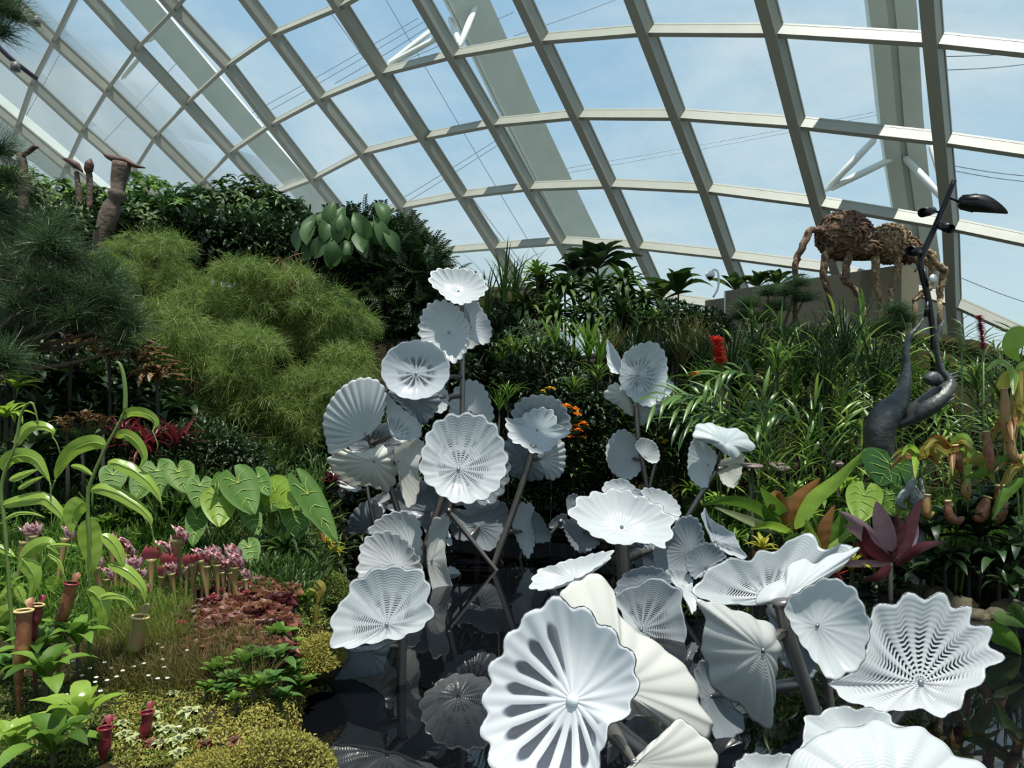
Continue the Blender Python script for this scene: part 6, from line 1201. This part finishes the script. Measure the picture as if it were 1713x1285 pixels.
brom('crored', 1396, 966, 6.4, 'small_bromeliad', 'bright red rosette peeping beside the pale pleated flower', None, .8); brom('yellow', 1425, 955, 6.6, 'small_bromeliad', 'lime rosette under the maroon bromeliad', None, .9)
for x, y, d, s, k in [(1180, 860, 9.2, .7, 'mid'), (1215, 880, 8.8, .7, 'mid'), (1240, 850, 8.8, .7, 'green'), (1255, 900, 8.2, .7, 'mid'), (1290, 840, 8.6, .8, 'mid'), (1340, 830, 8.5, .8, 'green'), (1380, 850, 8.1, .7, 'mid'), (1420, 820, 8.3, .8, 'green'), (1440, 870, 7.6, .7, 'mid'), (1400, 900, 7.4, .6, 'green'), (1160, 830, 9.6, .7, 'mid'), (1350, 870, 7.9, .6, 'green'), (1200, 840, 9.2, .6, 'green'), (1460, 840, 7.9, .7, 'mid'), (1480, 870, 7.4, .6, 'green'), (1230, 910, 7.9, .5, 'mid'), (1300, 900, 7.6, .5, 'mid')]:
    brom(k, x, y, d, 'strap_leaf_plant', 'green strap leaved plant filling the bank below the ginger', 'strap leaved plants below the ginger', s, 'plant')
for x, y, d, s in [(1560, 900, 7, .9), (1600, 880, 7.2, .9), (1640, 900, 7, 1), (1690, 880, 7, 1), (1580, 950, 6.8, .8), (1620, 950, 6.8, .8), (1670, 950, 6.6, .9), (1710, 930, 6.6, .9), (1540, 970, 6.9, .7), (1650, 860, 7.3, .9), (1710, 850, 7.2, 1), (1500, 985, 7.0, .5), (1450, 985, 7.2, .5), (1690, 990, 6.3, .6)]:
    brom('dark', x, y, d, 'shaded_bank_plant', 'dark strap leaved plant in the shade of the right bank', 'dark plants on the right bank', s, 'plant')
# pitcher shrub at the right
g = G(1600, 7.3); rr = random.Random(9)
def pitcher_shrub(label, foot, d, hubs, n, pits, seed):
    rr = random.Random(seed); g = G(foot, d + .2); t = thing('pitcher_shrub', label, 'pitcher plant', tuple(g))
    for hx, hy in hubs:
        mb = MB(); tube(mb, smooth([g - [0, 0, .03], (g + P(hx, hy, d)) / 2 + [.06, 0, 0], P(hx, hy, d)], 10), [.014, .007], 6); obj('stem', local(mb, g).mesh('stem', M_stem), t)
        for i in range(n):
            a = rr.uniform(0, 2 * PI); L_ = rr.uniform(35, 62); x1, y1 = hx + math.cos(a) * L_, hy + math.sin(a) * L_ * .6 + 14; mx_, my_ = hx + math.cos(a) * L_ * .5, hy + math.sin(a) * L_ * .3 - 8
            add_leaf(t, g, [(hx, hy, d), (mx_, my_, d + math.sin(a * 3) * .15), (x1, y1, d + math.sin(a * 3) * .3)], rr.uniform(11, 19), d, rr.choice(['ochre', 'ochre', 'bright', 'vine', 'orange']), None if rr.random() < .6 else [(x1 + 4, y1 + 14), (x1 + 2, y1 + 30)], roll=rr.uniform(-50, 50))
    for px, r_, m_ in pits:
        c = smooth(PL(px, d - .1), 14); mb = MB(); R0 = r_ / F * d; tube(mb, c, [R0 * .5, R0 * .85, R0, R0 * .8, R0 * .35], 12, cap=False); o = obj('pitcher', local(mb, g).mesh('pitcher', m_), t, 'hanging pitcher'); mb = MB(); a = np.linspace(0, 2 * PI, 16, endpoint=False); ax = nrm(c[0] - c[1]); U = nrm(np.cross(ax, [0, 1, .1])); W = np.cross(ax, U); tube(mb, c[0] + R0 * .55 * (np.cos(a)[:, None] * U + np.sin(a)[:, None] * W), R0 * .14, 6, closed=True); obj('lip', local(mb, g).mesh('lip', M_lip), o)
    return t
M_pitg = solid('olive_pitcher', (132, 124, 62), .4, noise=[(150, 104, 64), (112, 116, 56)], scale=12)
pitcher_shrub('yellowing pitcher plant with hanging brown pitchers right of the bronze heron', 1590, 7.0, [(1590, 752), (1535, 765), (1620, 775)], 9, [([(1552, 828), (1550, 850), (1552, 862), (1562, 858)], 8, M_pitg), ([(1585, 838), (1588, 862), (1600, 872), (1612, 866)], 9, M_pit), ([(1598, 745), (1602, 770), (1608, 790)], 8, M_pit), ([(1652, 832), (1645, 850), (1638, 866), (1628, 862)], 11, M_pit), ([(1672, 812), (1674, 845), (1668, 868), (1656, 868)], 12, M_pit), ([(1618, 800), (1616, 822), (1620, 835)], 8, M_pitg)], 3)
pitcher_shrub('tall pitcher plant hanging in at the right edge with a yellow leaf', 1700, 6.6, [(1700, 620), (1690, 700), (1712, 780)], 5, [([(1650, 722), (1654, 760), (1658, 790)], 8, M_pit), ([(1690, 720), (1692, 755), (1700, 768), (1710, 762)], 9, M_pitg), ([(1680, 650), (1682, 700), (1684, 740)], 9, M_pitg)], 8)
t = leafset('pitcher_vine', 'vine with a large pale leaf and an orange yellow leaf at the right edge', 'pitcher plant', (1716, 900), 6.5, [([(1716, 548), (1700, 565), (1692, 585), (1706, 606)], 34, 'bright', 0), ([(1706, 634), (1690, 632), (1678, 646), (1680, 656)], 26, 'yellow', 0), ([(1712, 620), (1700, 680), (1698, 740)], 22, 'ochre', 15), ([(1716, 690), (1690, 720), (1680, 770)], 16, 'ochre', 0), ([(1700, 760), (1650, 790), (1610, 800)], 22, 'mid', 40), ([(1712, 800), (1680, 830), (1660, 870)], 18, 'mid', 10)])
# water's edge at the right: floating leaf plants and stones
leafset('water_plant', 'shiny dark green leaf with a yellow margin at the water edge far right', 'plant', (1712, 1105), 5.2, [([(1657, 1042), (1672, 1060), (1692, 1075), (1708, 1096)], 36, 'mid', 0), ([(1662, 1030), (1690, 1036), (1716, 1050)], 24, 'dark', 20), ([(1690, 1010), (1704, 1025), (1718, 1050)], 20, 'dark', 0), ([(1716, 1100), (1700, 1115), (1712, 1140)], 18, 'mid', 10)])
M_stone = solid('brown_stone', (92, 82, 58), .85, noise=[(70, 64, 44), (112, 98, 70)], scale=9, bump=.8)
for i, (x, y, d, a, b) in enumerate([(1607, 1003, 6.5, .14, .10), (1635, 1030, 6.2, .10, .07), (1570, 985, 6.9, .13, .1), (1665, 1020, 6.2, .1, .08), (1690, 1008, 6.4, .16, .1), (1530, 978, 7.1, .16, .1), (1478, 975, 7.3, .15, .1)]):
    c = P(x, y, d); z = ground(c[0], c[1]); z = max(z, -.02); t = thing('stone', ['brown stone at the waterline above the big shell flower', 'small stone right of it at the waterline', 'mossy stone under the maroon bromeliad', 'stone beside the shiny water plant', 'low flat stone at the right edge of the bank', 'stone behind the pale pleated flower', 'stone below the lime rosette'][i], 'stone', (c[0], c[1], z)); mb = MB(); ellipsoid(mb, (0, 0, .02), (a, a * .8, b), 12, 16, None, .04, i); obj('stone_body', mb.mesh('stone_body', M_stone), t)

for i in range(26):
    x = gr.uniform(1130, 1700); d = gr.uniform(9.2, 11.6); y = np.interp(x, [1100, 1300, 1700], [660, 560, 590]) + gr.uniform(0, 70)
    brom(gr.choice(['lily', 'lily', 'reedg']), x, y + 40, d, 'grassy_plant', 'narrow leaved grassy plant mixed in among the ginger stalks', 'grassy plants among the ginger', gr.uniform(.8, 1.2), 'plant')

grass_patch('bank_herb_cover', 'low dark green ground cover on the right bank under the taller plants', 'mid', (1120, 850, 2150, 960), 1700, .28, .014, 8)
